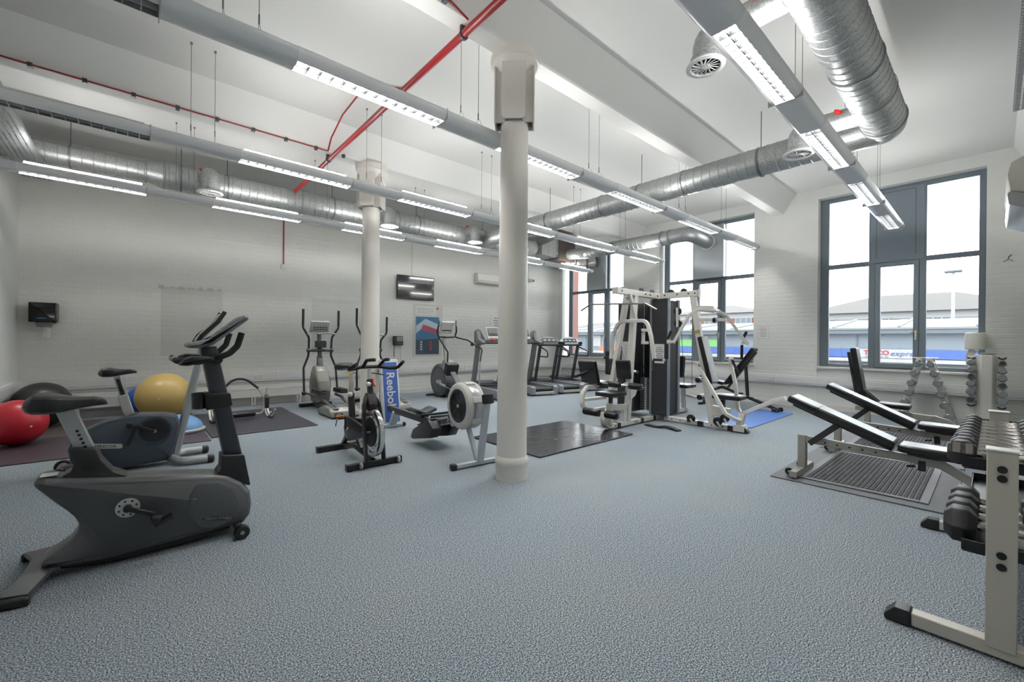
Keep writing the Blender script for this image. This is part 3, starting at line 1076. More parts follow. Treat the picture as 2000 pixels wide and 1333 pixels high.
for k in range(1500):
    a, b, q = rr.uniform(0, 2 * PI), rr.uniform(-1, 1), rr.uniform(.4, 1)
    s_ = math.sqrt(1 - b * b)
    p = Vector((math.cos(a) * s_ * .9, math.sin(a) * s_ * .9, b * 1.6)) * q + Vector((0, 0, 3.6))
    m.box(p, (.16, .09, .01), (rr.uniform(0, 3), rr.uniform(0, 3), rr.uniform(0, 3)))
lf = m.build('foliage', mat('leaf_green', '7d8f63', .8), t, smooth=False)
lf['kind'] = 'stuff'
# ------------------------------------------------------------------ shared machine pieces
def saddle(x0, x1, z, w, tilt=0.0, th=.09):
    """padded saddle: rear at x0, nose at x1, centred on y = 0"""
    L = x1 - x0
    us = [0, .04, .12, .28, .42, .55, .68, .82, .93, .98, 1.0]
    hw = [.25, .37, .47, .5, .42, .3, .22, .17, .13, .08, .03]
    tp = [.5, .75, .95, 1, .9, .82, .8, .8, .74, .6, .4]
    bt = [.25, .08, .0, .0, .06, .16, .24, .32, .36, .38, .39]
    m = MB()
    K = 14
    vs = []
    for u, h, a, b in zip(us, hw, tp, bt):
        zc, hz = z + th * (a + b) / 2 + tilt * u * L, th * (a - b) / 2
        for k in range(K):
            t_ = 2 * PI * k / K
            c, s_ = math.cos(t_), math.sin(t_)
            q = .6
            vs.append((x0 + L * u, w * h * math.copysign(abs(c) ** q, c), zc + hz * math.copysign(abs(s_) ** q, s_)))
    N = len(us)
    fs = [(i * K + k, i * K + (k + 1) % K, (i + 1) * K + (k + 1) % K, (i + 1) * K + k) for i in range(N - 1) for k in range(K)]
    fs += [list(range(K)), list(range((N - 1) * K, N * K))[::-1]]
    fs = [f[::-1] for f in fs]
    return m.add(vs, fs)
def pedal(parent, x, y, z, side, tilt=0.0):
    c, s_ = math.cos(tilt), math.sin(tilt)
    p = MB().box((x, y, z), (.10, .075, .022), (0, -tilt, 0))
    o = p.build('pedal', M_BLACK, parent, bevel=.005)
    MB().rtube(fillet([(x - .045 * c, y - .04, z), (x - .03, y - .04, z + .045), (x - .03, y + .04, z + .045), (x - .045 * c, y + .04, z)], .03, 4), .045, .004, (1, 0, 0)).build('toe_strap', M_BLACK, o)
    return o
def crank_arm(parent, p0, p1):
    return MB().bar(p0, p1, .016, .03, (0, 1, 0)).build('crank_arm', M_BLACK, parent, bevel=.005)
def wheel(parent, c, r, w, axis=(0, 1, 0), m=None, name='wheel', hub=None):
    c, a = Vector(c), Vector(axis).normalized()
    o = MB().lathe([(r * .55, -w / 2), (r * .9, -w / 2), (r, -w * .3), (r, w * .3), (r * .9, w / 2), (r * .55, w / 2)], c, a, 20).build(name, m or M_BLACK, parent)
    MB().cyl(c - a * (w / 2 + .003), c + a * (w / 2 + .003), r * .28, n=10).build('hub', hub or M_STEEL, o)
    return o
def pad(m, x0, x1, y0, y1, z0, z1):
    m.bb(x0, x1, y0, y1, z0, z1)
    return m

# ------------------------------------------------------------------ upright bike in front
t = thing('exercise_bike', 'dark grey upright exercise bike with worn black saddle and silver crank disc, in front', 'exercise bike', (0, 3.65, 0))
M_BK = mat('charcoal_bike_shell', '57595b', .36, metal=.25)
body = fil2([(-.432, .566), (-.418, .594), (-.38, .6), (-.316, .58), (-.032, .53), (.409, .458), (.49, .43), (.577, .365), (.625, .29), (.637, .196), (.63, .127), (.586, .072), (.5, .066), (.398, .066), (.106, .052), (-.096, .044), (-.3, .056), (-.395, .076), (-.402, .1), (-.396, .124), (-.338, .16), (-.289, .195), (-.256, .246), (-.25, .293), (-.268, .338), (-.3, .382), (-.345, .437), (-.425, .545)], .03, 3)
MB().prism(body, .23, 'xz', inset=.035, depth=.05).build('shell', M_BK, t, ang=50)
MB().prism(fil2([(-.36, .05), (-.1, .012), (.3, .02), (.53, .05), (.45, .085), (.1, .075), (-.2, .08)], .01, 2), .15, 'xz').build('base_rail', M_BLACKM, t, bevel=.01)
for sg in (-1, 1):
    MB().prism(fil2([(.31, .42), (.43, .4), (.52, .33), (.56, .22), (.52, .12), (.42, .09), (.33, .12), (.27, .22), (.27, .34)], .05, 4), .012, 'xz', at=sg * .114, inset=.005).build('flywheel_boss', M_BK, t)
foot = MB()
fp_ = fillet([(-.47, -.31, .03), (-.41, -.12, .055), (-.40, .12, .055), (-.455, .31, .03)], .12, 6)
foot.sweep(fp_, [(-.055, -.028), (.055, -.028), (.06, -.01), (.045, .016), (-.045, .016), (-.06, -.01)], (1, 0, 0))
foot.build('rear_foot', M_BK, t)
for a, b in (((-.478, -.345, .026), (-.468, -.305, .026)), ((-.465, .345, .026), (-.455, .305, .026))):
    MB().bar(a, b, .135, .05, (1, 0, 0)).build('foot_cap', M_BLACK, t, bevel=.012)
ax = MB().cyl((.555, -.18, .055), (.555, .18, .055), .03, n=14).build('front_axle', M_BK, t)
for sg in (-1, 1):
    wheel(t, (.56, sg * .19, .048), .048, .045)
cd_ = MB().cyl((-.033, -.122, .345), (-.033, -.116, .345), .058, n=32).build('crank_disc', mat('pale_disc', 'b9bdbb', .4), t)
for k in range(8):
    a = 2 * PI * k / 8 + .3
    MB().cyl((-.033 + .043 * math.cos(a), -.125, .345 + .043 * math.sin(a)), (-.033 + .043 * math.cos(a), -.121, .345 + .043 * math.sin(a)), .006, n=10).build('disc_hole', M_BLACK, cd_)
MB().cyl((-.033, -.15, .345), (-.033, .15, .345), .022, n=18).build('crank_axle', M_BLACK, t)
crank_arm(t, (-.033, -.145, .345), (.125, -.15, .262))
pedal(t, (.135), -.2, .25, -1, .35)
crank_arm(t, (-.033, .145, .345), (-.19, .15, .43))
pedal(t, -.195, .2, .44, 1, .35)
MB().prism(fil2([(-.292, .74), (-.178, .722), (-.155, .653), (-.105, .573), (-.02, .522), (-.1, .53), (-.335, .574), (-.285, .604), (-.268, .651)], .012, 3), .15, 'xz', inset=.006).build('rear_shroud', M_BLACK, t, ang=50)
MB().cyl((-.21, -.083, .62), (-.21, -.07, .62), .024, n=18).build('adjuster_knob', M_BLACKM, t)
MB().bar((-.32, 0, .985), (-.225, 0, .71), .05, .082, (0, 1, 0)).build('seat_post', M_SILVER, t, bevel=.008)
for k in range(5):
    u = .55 + k * .09
    p = Vector((-.32, -.0255, .985)).lerp(Vector((-.225, -.0255, .71)), u) + Vector((.006, 0, 0))
    MB().cyl(p, p + Vector((0, -.002, 0)), .008, n=10).build('post_hole', M_BLACK, t)
s_ = saddle(-.478, -.13, .955, .27, -.06, .12).build('saddle', M_VINYL, t)
w_ = MB()
MB().prism(fil2([(.455, .578), (.59, .556), (.632, .318), (.55, .375), (.42, .438), (.452, .485)], .012, 3), .16, 'xz', inset=.006).build('front_shroud', M_BLACK, t, ang=50)
MB().prism([(.47, .56), (.585, .545), (.425, 1.34), (.325, 1.34)], .1, 'xz', inset=.02).build('mast', mat('slate_mast', '3a3e44', .35, metal=.3), t)
cu_ = MB().prism(fil2([(.352, 1.02), (.505, 1.008), (.52, .917), (.365, .897)], .01, 2), .125, 'xz', inset=.01).build('cup_collar', M_BLACK, t)
MB().lathe([(.03, .0), (.042, .005), (.046, .11), (.04, .11), (.036, .02), (.0, .02)], (.33, 0, .905), (0, 0, 1), 20, caps=False).build('cup_holder', M_BLACK, cu_)
con = fil2([(.25, 1.345), (.262, 1.362), (.383, 1.388), (.573, 1.56), (.6, 1.552), (.6, 1.532), (.477, 1.424), (.395, 1.352), (.318, 1.328), (.262, 1.33)], .008, 3)
co = MB().prism(con, .3, 'xz', inset=.02).build('console', mat('console_grey', '77777a', .4), t, ang=50)
dv = Vector((.19, 0, .172)).normalized()
nv = Vector((-dv.z, 0, dv.x))
c0 = Vector((.383, 0, 1.388)) + nv * .001
MB().add([tuple(c0 + dv * a + Vector((0, b, 0)) + nv * h) for h in (-.004, .004) for a, b in ((.02, -.11), (.235, -.11), (.235, .11), (.02, .11))],
         [(3, 2, 1, 0), (4, 5, 6, 7), (0, 1, 5, 4), (1, 2, 6, 5), (2, 3, 7, 6), (3, 0, 4, 7)]).build('display_panel', M_MGREY, co, bevel=.003)
for a in (.05, .1, .15):
    MB().add([tuple(c0 + dv * q + Vector((0, b, 0)) + nv * .0055) for q, b in ((a, -.08), (a + .03, -.08), (a + .03, .08), (a, .08))], [(0, 1, 2, 3)]).build('display_window', M_DGREY, co, smooth=False)
for sg in (-1, 1):
    g = MB().tube(fillet([(.42, sg * .05, 1.25), (.40, sg * .22, 1.262), (.47, sg * .25, 1.295), (.515, sg * .25, 1.345), (.54, sg * .25, 1.435)], .05, 5), .02, 12)
    g.build('handlebar', M_FOAM, t)
    MB().tube(fillet([(.40, sg * .2, 1.26), (.30, sg * .24, 1.24), (.20, sg * .2, 1.245), (.185, sg * .1, 1.26)], .05, 5), .018, 12).build('lower_bar', M_FOAM, t)
    MB().cyl((.19, sg * .14, 1.252), (.186, sg * .1, 1.262), .0195, n=12).build('pulse_sensor', M_STEEL, t)
    MB().prism(fil2([(.19, 1.225), (.235, 1.268), (.27, 1.282), (.355, 1.275), (.38, 1.262), (.33, 1.245), (.25, 1.222)], .01, 3), .11, 'xz', at=sg * .27, inset=.012).build('elbow_rest', M_BLACK, t)
MB().cyl((.42, -.09, 1.25), (.42, .09, 1.25), .035, n=16).build('bar_clamp', M_BLACK, t)
text_mb('VISION FITNESS', .022, spacing=1.05, depth=.001).xf(basis((.43, -.1235, .155), (1, 0, -.22), (.15, 0, 1))).build('brand_lettering', M_LGREY, t, smooth=False)
MB().prism([(.34 + .5 * .18 * (1 + math.cos(a)), .155 + .013 * math.sin(a) - .22 * .09 * math.cos(a)) for a in [2 * PI * k / 20 for k in range(20)]], .002, 'xz', at=-.1215).build('brand_badge', M_BLACK, t)
MB().prism([(.30 + .032 * math.cos(a), .31 + .016 * math.sin(a) - .004 * math.cos(a)) for a in [2 * PI * k / 20 for k in range(20)]], .002, 'xz', at=-.118).build('model_badge', M_BLACK, t)
text_mb('HRT', .013, depth=.001).xf(basis((.30, -.1197, .317), (1, 0, -.1), (0, 0, 1))).build('badge_lettering', M_LGREY, t, smooth=False)
MB().bb(-.405, -.335, -.09, -.01, .6, .604).build('serial_sticker', M_PAPER, t, smooth=False)

# ------------------------------------------------------------------ upright bike behind it
t = thing('exercise_bike', 'slate blue upright exercise bike with pale badge and silver mast, behind the dark grey bike', 'exercise bike', (0, 6.08, 0))
M_B2 = mat('slate_bike_shell', '3c444e', .4, metal=.15)
b2 = fil2([(-.5, .284), (-.475, .358), (-.368, .47), (-.253, .53), (-.093, .568), (.043, .582), (.242, .565), (.345, .538), (.378, .437), (.302, .092), (.256, .05), (-.151, .03), (-.403, .062), (-.48, .163)], .03, 3)
MB().prism(b2, .24, 'xz', inset=.03, depth=.04).build('shell', M_B2, t, ang=50)
MB().lathe([(.15, 0), (.155, -.012), (.135, -.016), (.13, -.006), (.0, -.006)], (.152, -.118, .394), (0, 1, 0), 36, caps=False).build('crank_ring', M_B2, t)
MB().cyl((.152, -.128, .394), (.152, -.118, .394), .118, n=36).build('crank_disc', M_BLACK, t)
MB().cyl((.152, -.15, .394), (.152, -.12, .394), .018, n=14).build('crank_axle', M_STEEL, t)
crank_arm(t, (.152, -.15, .394), (.0, -.155, .47))
pedal(t, -.01, -.2, .475, -1, .2)
MB().bar((.0, -.235, .47), (-.06, -.235, .29), .004, .03, (0, 1, 0)).build('strap_tail', M_BLACK, t)
crank_arm(t, (.152, .13, .394), (.3, .14, .32))
pedal(t, .31, .2, .315, 1, .2)
MB().prism(fil2([(-.335, .282), (-.1, .246), (-.1, .293), (-.335, .33)], .022, 5), .004, 'xz', at=-.124).build('badge', mat('pale_badge', 'b7b9ad', .5), t)
text_mb('PRECOR', .036, depth=.001, spacing=1.15, bold=.001).xf(basis((-.22, -.128, .286), (1, 0, -.155), (0, 0, 1))).build('badge_lettering', M_DGREY, t, smooth=False)
MB().bar((.335, 0, .08), (.6, 0, 1.4), .085, .075, (0, 1, 0)).build('mast', M_SILVER, t, bevel=.02)
for sg in (-1, 1):
    f_ = MB().tube(fillet([(.28, sg * .02, .07), (.36, sg * .18, .05), (.42, sg * .24, .05), (.63, sg * .26, .045)], .08, 6), .04, 14)
    f_.build('front_foot', M_SILVER, t)
    MB().lathe([(.043, -.03), (.046, -.02), (.046, .02), (.03, .035)], (.635, sg * .26, .044), (1, 0, 0), 16).build('foot_cap', M_BLACK, t)
    wheel(t, (-.55, sg * .2, .07), .07, .05, hub=M_MGREY)
MB().cyl((-.55, -.2, .075), (-.55, .2, .075), .04, n=16).build('rear_axle', M_MGREY, t)
MB().bar((-.55, 0, .09), (-.4, 0, .1), .1, .06).build('axle_bracket', M_MGREY, t, bevel=.01)
MB().bar((-.045, 0, .55), (-.105, 0, .79), .075, .085, (0, 1, 0)).build('seat_sleeve', M_LGREY, t, bevel=.012)
MB().cyl((-.04, 0, .55), (-.05, 0, .575), .068, n=16).build('sleeve_collar', M_BLACK, t)
MB().bar((-.1, 0, .78), (-.15, 0, .985), .04, .055, (0, 1, 0)).build('seat_post', M_STEEL, t, bevel=.005)
MB().bar((-.1, -.0205, .78), (-.145, -.0205, .96), .002, .03, (0, 1, 0)).build('post_scale', M_BLACK, t, smooth=False)
saddle(-.29, .01, .985, .25, -.03, .1).build('saddle', M_VINYL, t)
MB().prism(fil2([(.5, 1.36), (.56, 1.36), (.78, 1.66), (.75, 1.69), (.7, 1.65), (.52, 1.4)], .01, 3), .26, 'xz', inset=.012).build('console', M_LGREY, t)
for sg in (-1, 1):
    MB().tube(fillet([(.58, sg * .05, 1.3), (.5, sg * .2, 1.32), (.55, sg * .2, 1.42), (.7, sg * .19, 1.58), (.77, sg * .17, 1.7)], .08, 5), .022, 12).build('handlebar', M_FOAM, t)

# ------------------------------------------------------------------ mats, balls, dome, heater
def floor_mat(label, x0, x1, y0, y1, th, m, edge=.006, name='exercise_mat'):
    o = MB().bb(x0, x1, y0, y1, 0.0005, th).build(name, m, bevel=edge)
    return tag(o, label, 'mat')
M_MATP = mat('plum_black_mat', '3a3038', .5, noise=.15, nscale=2, bump=.15, bscale=200)
M_MATB = mat('brown_black_mat', '4a4340', .6, noise=.15, nscale=3, bump=.15, bscale=200)
M_MATN = mat('navy_black_mat', '32313c', .42, noise=.12, nscale=2, bump=.12, bscale=200)
floor_mat('plum black exercise mat under the red ball, behind the slate blue bike', -1.4, .77, 7.0, 8.55, .014, M_MATP)
floor_mat('brown black exercise mat under the black ball and the gold ball', -1.38, .77, 8.57, 9.95, .014, M_MATB)
floor_mat('navy black exercise mat with the ab roller lying on it', .79, 2.2, 7.19, 9.5, .016, M_MATN)
def gym_ball(label, c, r, m, plug):
    t = thing('gym_ball', label, 'gym ball', (c[0], c[1], .0145), 0, 'inflated gym balls in the corner')
    b = MB().sphere((0, 0, r), r, 40, 22)
    b.build('ball', m, t, ang=80)
    p = Vector(plug).normalized()
    MB().lathe([(.012, 0), (.012, .003), (.004, .005)], Vector((0, 0, r)) + p * (r - .001), p, 12).build('plug', M_TRIM, t)
    return t
gym_ball('red gym ball on the plum mat by the plain wall', (-1.13, 8.2), .285, mat('red_ball', 'b3202e', .35, bump=.03, bscale=4), (.5, -.8, -.1))
gym_ball('shiny black gym ball behind the red ball in the corner', (-1.07, 9.6), .34, mat('black_ball', '262524', .35), (.5, -.8, .1))
gym_ball('large gold gym ball in front of the blue ball', (.36, 9.25), .39, mat('gold_ball', 'c0a563', .3, noise=.1, nscale=1.5), (-.2, -.9, .0))
gym_ball('blue gym ball mostly hidden behind the gold ball', (.1, 9.86), .262, mat('blue_ball', '1d4fa8', .4), (-.3, -.9, .1))
t = thing('balance_dome', 'pale blue half dome balance trainer with grey rim', 'balance trainer', (.47, 7.95, .0145))
MB().lathe([(.29, .0), (.325, .01), (.33, .035), (.3, .05)], n=40).build('base_rim', M_LGREY, t)
MB().lathe([(.3 * math.cos(a), .045 + .2 * math.sin(a)) for a in [k * PI / 2 / 12 for k in range(12)]] + [(.002, .245)], n=40).build('dome', mat('pale_blue_dome', '6b9bc8', .25, noise=.2, nscale=9), t)

t = thing('convector_heater', 'long low white convector heater on bracket feet below the trunking', 'heater', (1.0, back_y(1.0), 0), ang_b)
MB().bb(-1.9, 1.95, -.175, -.1, .175, .345).build('front_panel', M_TRIM, t, bevel=.006)
MB().bb(-1.9, 1.95, -.18, -.06, .345, .355).build('top_grille', M_WHITE, t, bevel=.003)
for k in range(5):
    x = -1.75 + k * .86
    for dx in (-.028, .028):
        MB().bb(x + dx - .012, x + dx + .012, -.165, -.135, .0, .18).build('foot_upright', M_TRIM, t, bevel=.002)
    MB().bb(x - .04, x + .04, -.165, -.135, .03, .06).build('foot_bridge', M_TRIM, t, bevel=.002)

t = thing('ab_roller', 'white tubular ab exerciser with black foam arch on the navy mat', 'ab exerciser', (1.36, 8.5, .017))
for sg in (-1, 1):
    x = sg * .43
    pts = [(x, -.06 + .36 * math.cos(a), .33 + .32 * math.sin(a)) for a in [R(q) for q in range(-150, 40, 12)]]
    MB().rtube(pts, .03, .02, (1, 0, 0)).build('rocker', M_WFRAME, t, bevel=.004)
    pts2 = [(x - sg * .04, -.02 + .3 * math.cos(a), .31 + .3 * math.sin(a)) for a in [R(q) for q in range(-140, 20, 12)]]
    MB().tube(pts2, .011, 8).build('inner_rail', M_WFRAME, t)
    MB().prism(fil2([(-.08, .16), (.0, .14), (.04, .28), (.01, .4), (-.07, .34)], .02, 3), .06, 'yz', at=x - sg * .06, inset=.01).build('hub_cover', M_BLACK, t)
    MB().bb(x - .025, x + .025, -.1, .0, .0, .03).build('rubber_foot', M_RUBBER, t, bevel=.006)
    MB().tube(fillet([(x - sg * .08, 0, .2), (x - sg * .13, .0, .07), (x - sg * .25, 0, .07)], .05, 4), .011, 8).build('cross_tube', M_WFRAME, t)
MB().tube(fillet([(-.36, .02, .3), (-.26, .15, .5), (-.12, .24, .64), (.0, .26, .67), (.12, .24, .64), (.26, .15, .5), (.36, .02, .3)], .2, 6), .012, 10).build('arch_tube', M_STEEL, t)
MB().tube(fillet([(-.27, .14, .49), (-.12, .24, .64), (.0, .26, .67), (.12, .24, .64), (.27, .14, .49)], .2, 6), .02, 12).build('arch_grip', M_FOAM, t)
MB().bb(-.2, .2, -.07, .07, .03, .115).build('head_cushion', M_VINYL, t, bevel=.03, seg=4)
# ------------------------------------------------------------------ spin bike
t = thing('spin_bike', 'black spin bike with chrome seat post and silver flywheel', 'spin bike', (1.97, 4.95, 0), -PI / 2)
M_BFR = mat('black_powder_coat', '17181a', .33)
for x, nm in ((.46, 'front_stabiliser'), (-.52, 'rear_stabiliser')):
    MB().bb(x - .03, x + .03, -.3, .3, .012, .072).build(nm, M_BFR, t, bevel=.006)
    for sg in (-1, 1):
        MB().cyl((x, sg * .27, 0), (x, sg * .27, .014), .022, n=12).build('levelling_foot', M_RUBBER, t)
        MB().bb(x - .033, x + .033, sg * .3, sg * .312, .009, .075).build('end_cap', M_BLACK, t, bevel=.004)
for y_ in (-.17, .26):
    wheel(t, (.505, y_, .05), .036, .022, (0, 1, 0), M_LGREY)
MB().tube(fillet([(-.5, 0, .06), (-.1, 0, .12), (.42, 0, .06)], .3, 6), .03, 10).build('base_tube', M_BFR, t)
for sg in (-1, 1):
    MB().rtube(fillet([(.33, sg * .035, .76), (.36, sg * .085, .68), (.40, sg * .1, .5), (.47, sg * .1, .06)], .05, 4), .03, .06, (0, 1, 0)).build('fork_leg', M_BFR, t, bevel=.006)
MB().prism(fil2([(.22, .7), (.3, .8), (.36, .8), (.42, .68), (.4, .6), (.3, .62)], .02, 3), .1, 'xz', inset=.012).build('fork_crown', M_BFR, t)
MB().bar((.345, 0, .74), (.3, 0, .95), .05, .06).build('head_tube', M_BFR, t, bevel=.006)
MB().bar((.31, 0, .9), (.295, 0, 1.06), .032, .042).build('handlebar_post', M_CHROME, t, bevel=.004)
MB().sphere((.37, -.04, .9), .03, 16, 10).build('brake_knob', M_CHROME, t)
MB().bar((.33, .05, .87), (.27, .05, .95), .02, .03).build('tension_lever', M_REDPL, t, bevel=.004)
MB().bar((.3, .02, 1.02), (.42, .12, 1.0), .008, .01).build('clamp_lever', M_BLACK, t)
hb = MB().tube(fillet([(.62, -.27, 1.14), (.42, -.28, 1.075), (.36, -.2, 1.075), (.32, -.1, 1.09), (.32, .1, 1.09), (.38, .2, 1.075), (.42, .28, 1.075), (.56, .28, 1.15)], .05, 5), .019, 12)
hb.build('handlebar', M_FOAM, t)
for sg in (-1, 1):
    MB().tube(fillet([(.33, sg * .09, 1.085), (.46, sg * .1, 1.17), (.58, sg * .1, 1.18), (.6, sg * .06, 1.18)], .04, 5), .018, 12).build('inner_grip', M_FOAM, t)
MB().bar((-.24, 0, .98), (-.235, 0, .72), .042, .05).build('seat_post', M_CHROME, t, bevel=.005)
MB().bar((-.24, 0, .74), (-.19, 0, .4), .06, .068).build('seat_tube', M_BFR, t, bevel=.006)
MB().sphere((-.19, -.03, .73), .03, 16, 10).build('seat_knob', mat('pale_knob', 'c9c9c6', .35), t)
MB().bar((-.38, 0, .985), (-.14, 0, .995), .04, .03).build('seat_slider', M_CHROME, t, bevel=.004)
saddle(-.55, -.26, 1.0, .24, .02, .1).build('saddle', M_VINYL, t)
MB().bar((-.19, 0, .42), (.36, 0, .47), .05, .06).build('main_tube', M_BFR, t, bevel=.008)
MB().bar((-.17, 0, .4), (-.48, 0, .07), .05, .05).build('rear_strut', M_BFR, t, bevel=.006)
MB().bar((-.15, 0, .36), (.1, 0, .12), .05, .05).build('lower_strut', M_BFR, t, bevel=.006)
fw = MB().lathe([(.02, -.025), (.17, -.025), (.18, -.012), (.215, -.012), (.225, -.024), (.265, -.024), (.268, -.018), (.268, .018), (.265, .024), (.225, .024), (.215, .012), (.18, .012), (.17, .025), (.02, .025)], (.4, 0, .372), (0, 1, 0), 48).build('flywheel', M_CHROME, t, ang=30)
MB().cyl((.4, -.115, .372), (.4, .115, .372), .014, n=12).build('flywheel_axle', M_STEEL, t)
MB().cyl((.4, -.03, .372), (.4, .03, .372), .16, n=36).build('flywheel_disc', M_BLACKM, fw)
MB().bar((.33, 0, .66), (.36, 0, .62), .05, .03).build('brake_pad', M_LGREY, t, bevel=.004)
MB().prism(fil2([(-.24, .33), (-.2, .44), (-.09, .48), (.1, .46), (.36, .43), (.38, .32), (.1, .24), (-.09, .19), (-.2, .23)], .05, 4), .03, 'xz', at=-.075, inset=.008).build('chain_guard', M_BFR, t)
MB().cyl((-.09, -.11, .335), (-.09, .11, .335), .02, n=14).build('crank_axle', M_STEEL, t)
crank_arm(t, (-.09, -.12, .335), (-.09, -.125, .49))
pedal(t, -.09, -.185, .485, -1, -.2)
MB().bar((-.14, -.2, .45), (-.19, -.2, .37), .004, .02).build('strap_tail', M_BLACK, t)
MB().bb(-.13, -.05, -.235, -.145, .497, .507).build('reflector', mat('amber_reflector', 'c4702a', .3), t)
crank_arm(t, (-.09, .12, .335), (-.09, .125, .18))
pedal(t, -.09, .185, .18, 1, .1)

# ------------------------------------------------------------------ tilted board on the far column
t = thing('aerobic_deck', 'blue and white aerobic deck leaning upright against the far column', 'aerobic deck', (3.0, 6.49, 0))
lean = R(9.0)
Mx = Matrix.Rotation(-lean, 4, 'X')
def tilt(mb):
    return mb.xf(Mx)
tilt(MB().bb(0, .31, 0, .09, .0, 1.08)).build('deck', mat('deck_white', 'd8d8d6', .4), t, bevel=.02, seg=3)
tilt(MB().bb(.03, .28, -.004, .004, .05, 1.03)).build('blue_surface', mat('deck_blue', '2a56a5', .55), t, bevel=.003)
M_DASH = mat('pale_blue_dash', '8aa9d6', .5)
dsh = MB()
for i in range(10):
    for j in range(44):
        z_ = .065 + j * .0218
        x_ = .042 + i * .0245 + (.012 if j % 2 else 0)
        if x_ < .27:
            dsh.box((x_, -.005, z_), (.011, .002, .006), (0, R(30), 0))
d_ = tilt(dsh).build('tread_dashes', M_DASH, t, smooth=False)
d_['kind'] = 'stuff'
tilt(text_mb('Reebok', .2, depth=.003, bold=.003).xf(basis((.15, -.0075, .56), (0, 0, -1), (1, 0, 0)))).build('lettering', mat('deck_lettering', 'dcdcd8', .5), t, smooth=False)
tilt(MB().bb(.01, .3, .09, .14, .12, .2)).build('folded_leg', M_MGREY, t, bevel=.01)
tilt(MB().bb(.01, .3, .09, .14, .85, .93)).build('folded_leg', M_MGREY, t, bevel=.01)

# ------------------------------------------------------------------ rowing machine
ra = math.atan2(2.5, .2)
t = thing('rowing_machine', 'air rowing machine with round grey flywheel cage and long rail', 'rowing machine', (2.87, 3.83, 0), ra)
M_ROW = mat('pale_silver_row', 'b6bdc4', .35, metal=.3)
M_HOUS = mat('warm_grey_housing', 'c4c3bd', .4)
MB().bar((-.03, -.3, .035), (-.03, .28, .035), .055, .045, (1, 0, 0)).build('front_foot_bar', M_ROW, t, bevel=.008)
for y_ in (-.33, .31):
    MB().bar((-.03, y_ - .03, .035), (-.03, y_ + .035, .035), .075, .065, (1, 0, 0)).build('foot_cap', M_BLACK, t, bevel=.015)
MB().bar((-.07, 0, .05), (-.205, 0, .74), .075, .05).build('front_post', M_ROW, t, bevel=.012)
MB().bar((-.02, 0, .05), (.2, 0, .42), .06, .045).build('rear_strut', M_ROW, t, bevel=.012)
MB().box((-.215, 0, .765), (.1, .1, .11), (0, R(12), 0)).build('post_cap', M_BLACK, t, bevel=.015)
c = (.24, 0, .64)
h = MB().lathe([(.185, -.105), (.2, -.118), (.235, -.118), (.262, -.1), (.272, -.07), (.265, -.055), (.265, .055), (.272, .07), (.262, .1), (.235, .118), (.2, .118), (.185, .105)], c, (0, 1, 0), 56, caps=False).build('flywheel_housing', M_HOUS, t, ang=40)
MB().lathe([(.267, -.05), (.2695, -.045), (.2695, .045), (.267, .05)], c, (0, 1, 0), 56, caps=False).build('perforated_band', M_STEEL, h)
for a in (35, 105, 160, 215, 275, 330):
    p = Vector((c[0] + .266 * math.cos(R(a)), 0, c[2] + .266 * math.sin(R(a))))
    MB().box(p, (.028, .13, .075), (0, -R(a), 0)).build('housing_clip', M_HOUS, h, bevel=.01)
for sg in (-1, 1):
    MB().cyl((c[0], sg * .085, c[2]), (c[0], sg * .1, c[2]), .19, n=40).build('cage_back', M_BLACKM, h)
    MB().lathe([(.155, sg * .1), (.158, sg * .116), (.19, sg * .116), (.193, sg * .1)], c, (0, 1, 0), 48, caps=False).build('cage_rim', mat('navy_rim', '20232d', .4), h)
    for k in range(6):
        rr_ = .035 + k * .02
        ring = [(c[0] + rr_ * math.cos(2 * PI * q / 36), sg * .108, c[2] + rr_ * math.sin(2 * PI * q / 36)) for q in range(36)]
        MB().tube(ring, .0025, 5, closed=True).build('cage_ring', M_DGREY, h)
    for k in range(6):
        a = 2 * PI * k / 6 + .3
        MB().bar((c[0], sg * .109, c[2]), (c[0] + .16 * math.cos(a), sg * .109, c[2] + .16 * math.sin(a)), .004, .005).build('cage_spoke', M_DGREY, h)
    MB().cyl((c[0], sg * .105, c[2]), (c[0], sg * .114, c[2]), .02, n=20).build('hub_badge', mat('green_badge', 'b7c46a', .4), h)
MB().bar((.4, 0, .86), (.6, 0, 1.02), .07, .03).build('monitor_arm', M_MGREY, t, bevel=.006)
mo = MB().box((.6, 0, 1.04), (.09, .16, .15), (0, R(-20), 0)).build('monitor', M_BLACK, t, bevel=.012)
MB().box((.648, 0, 1.055), (.006, .12, .06), (0, R(-20), 0)).build('screen', M_DGREY, mo)
MB().prism([(.42, .5), (.45, .40), (1.0, .26), (1.0, .37)], .1, 'xz', inset=.01).build('front_rail', M_ROW, t)
for sg in (-1, 1):
    up = (.1, 0, 1)
    xd = Vector((-1, 0, .25)) if sg > 0 else Vector((1, 0, -.25))
    text_mb('concept 2', .105, depth=.002, spacing=.95, bold=.002).xf(basis((.72, sg * .0515, .385), xd, (.25, 0, 1))).build('rail_lettering', M_BLACK, t, smooth=False)
MB().prism([(.98, .262), (.98, .34), (2.66, .325), (2.66, .235)], .07, 'xz', inset=.006).build('rear_rail', M_BLACK, t)
MB().bar((.98, 0, .345), (2.64, 0, .33), .045, .008).build('steel_track', M_STEEL, t)
for sg in (-1, 1):
    MB().prism(fil2([(.7, .3), (.86, .4), (1.3, .2), (1.38, .08), (1.3, .07), (.8, .17)], .02, 3), .13, 'xz', at=sg * .13, inset=.012).build('foot_stretcher', M_BLACK, t)
    MB().bar((1.0, sg * .13, .335), (1.15, sg * .13, .28), .14, .012, (0, 1, 0)).build('foot_strap', M_BLACKM, t)
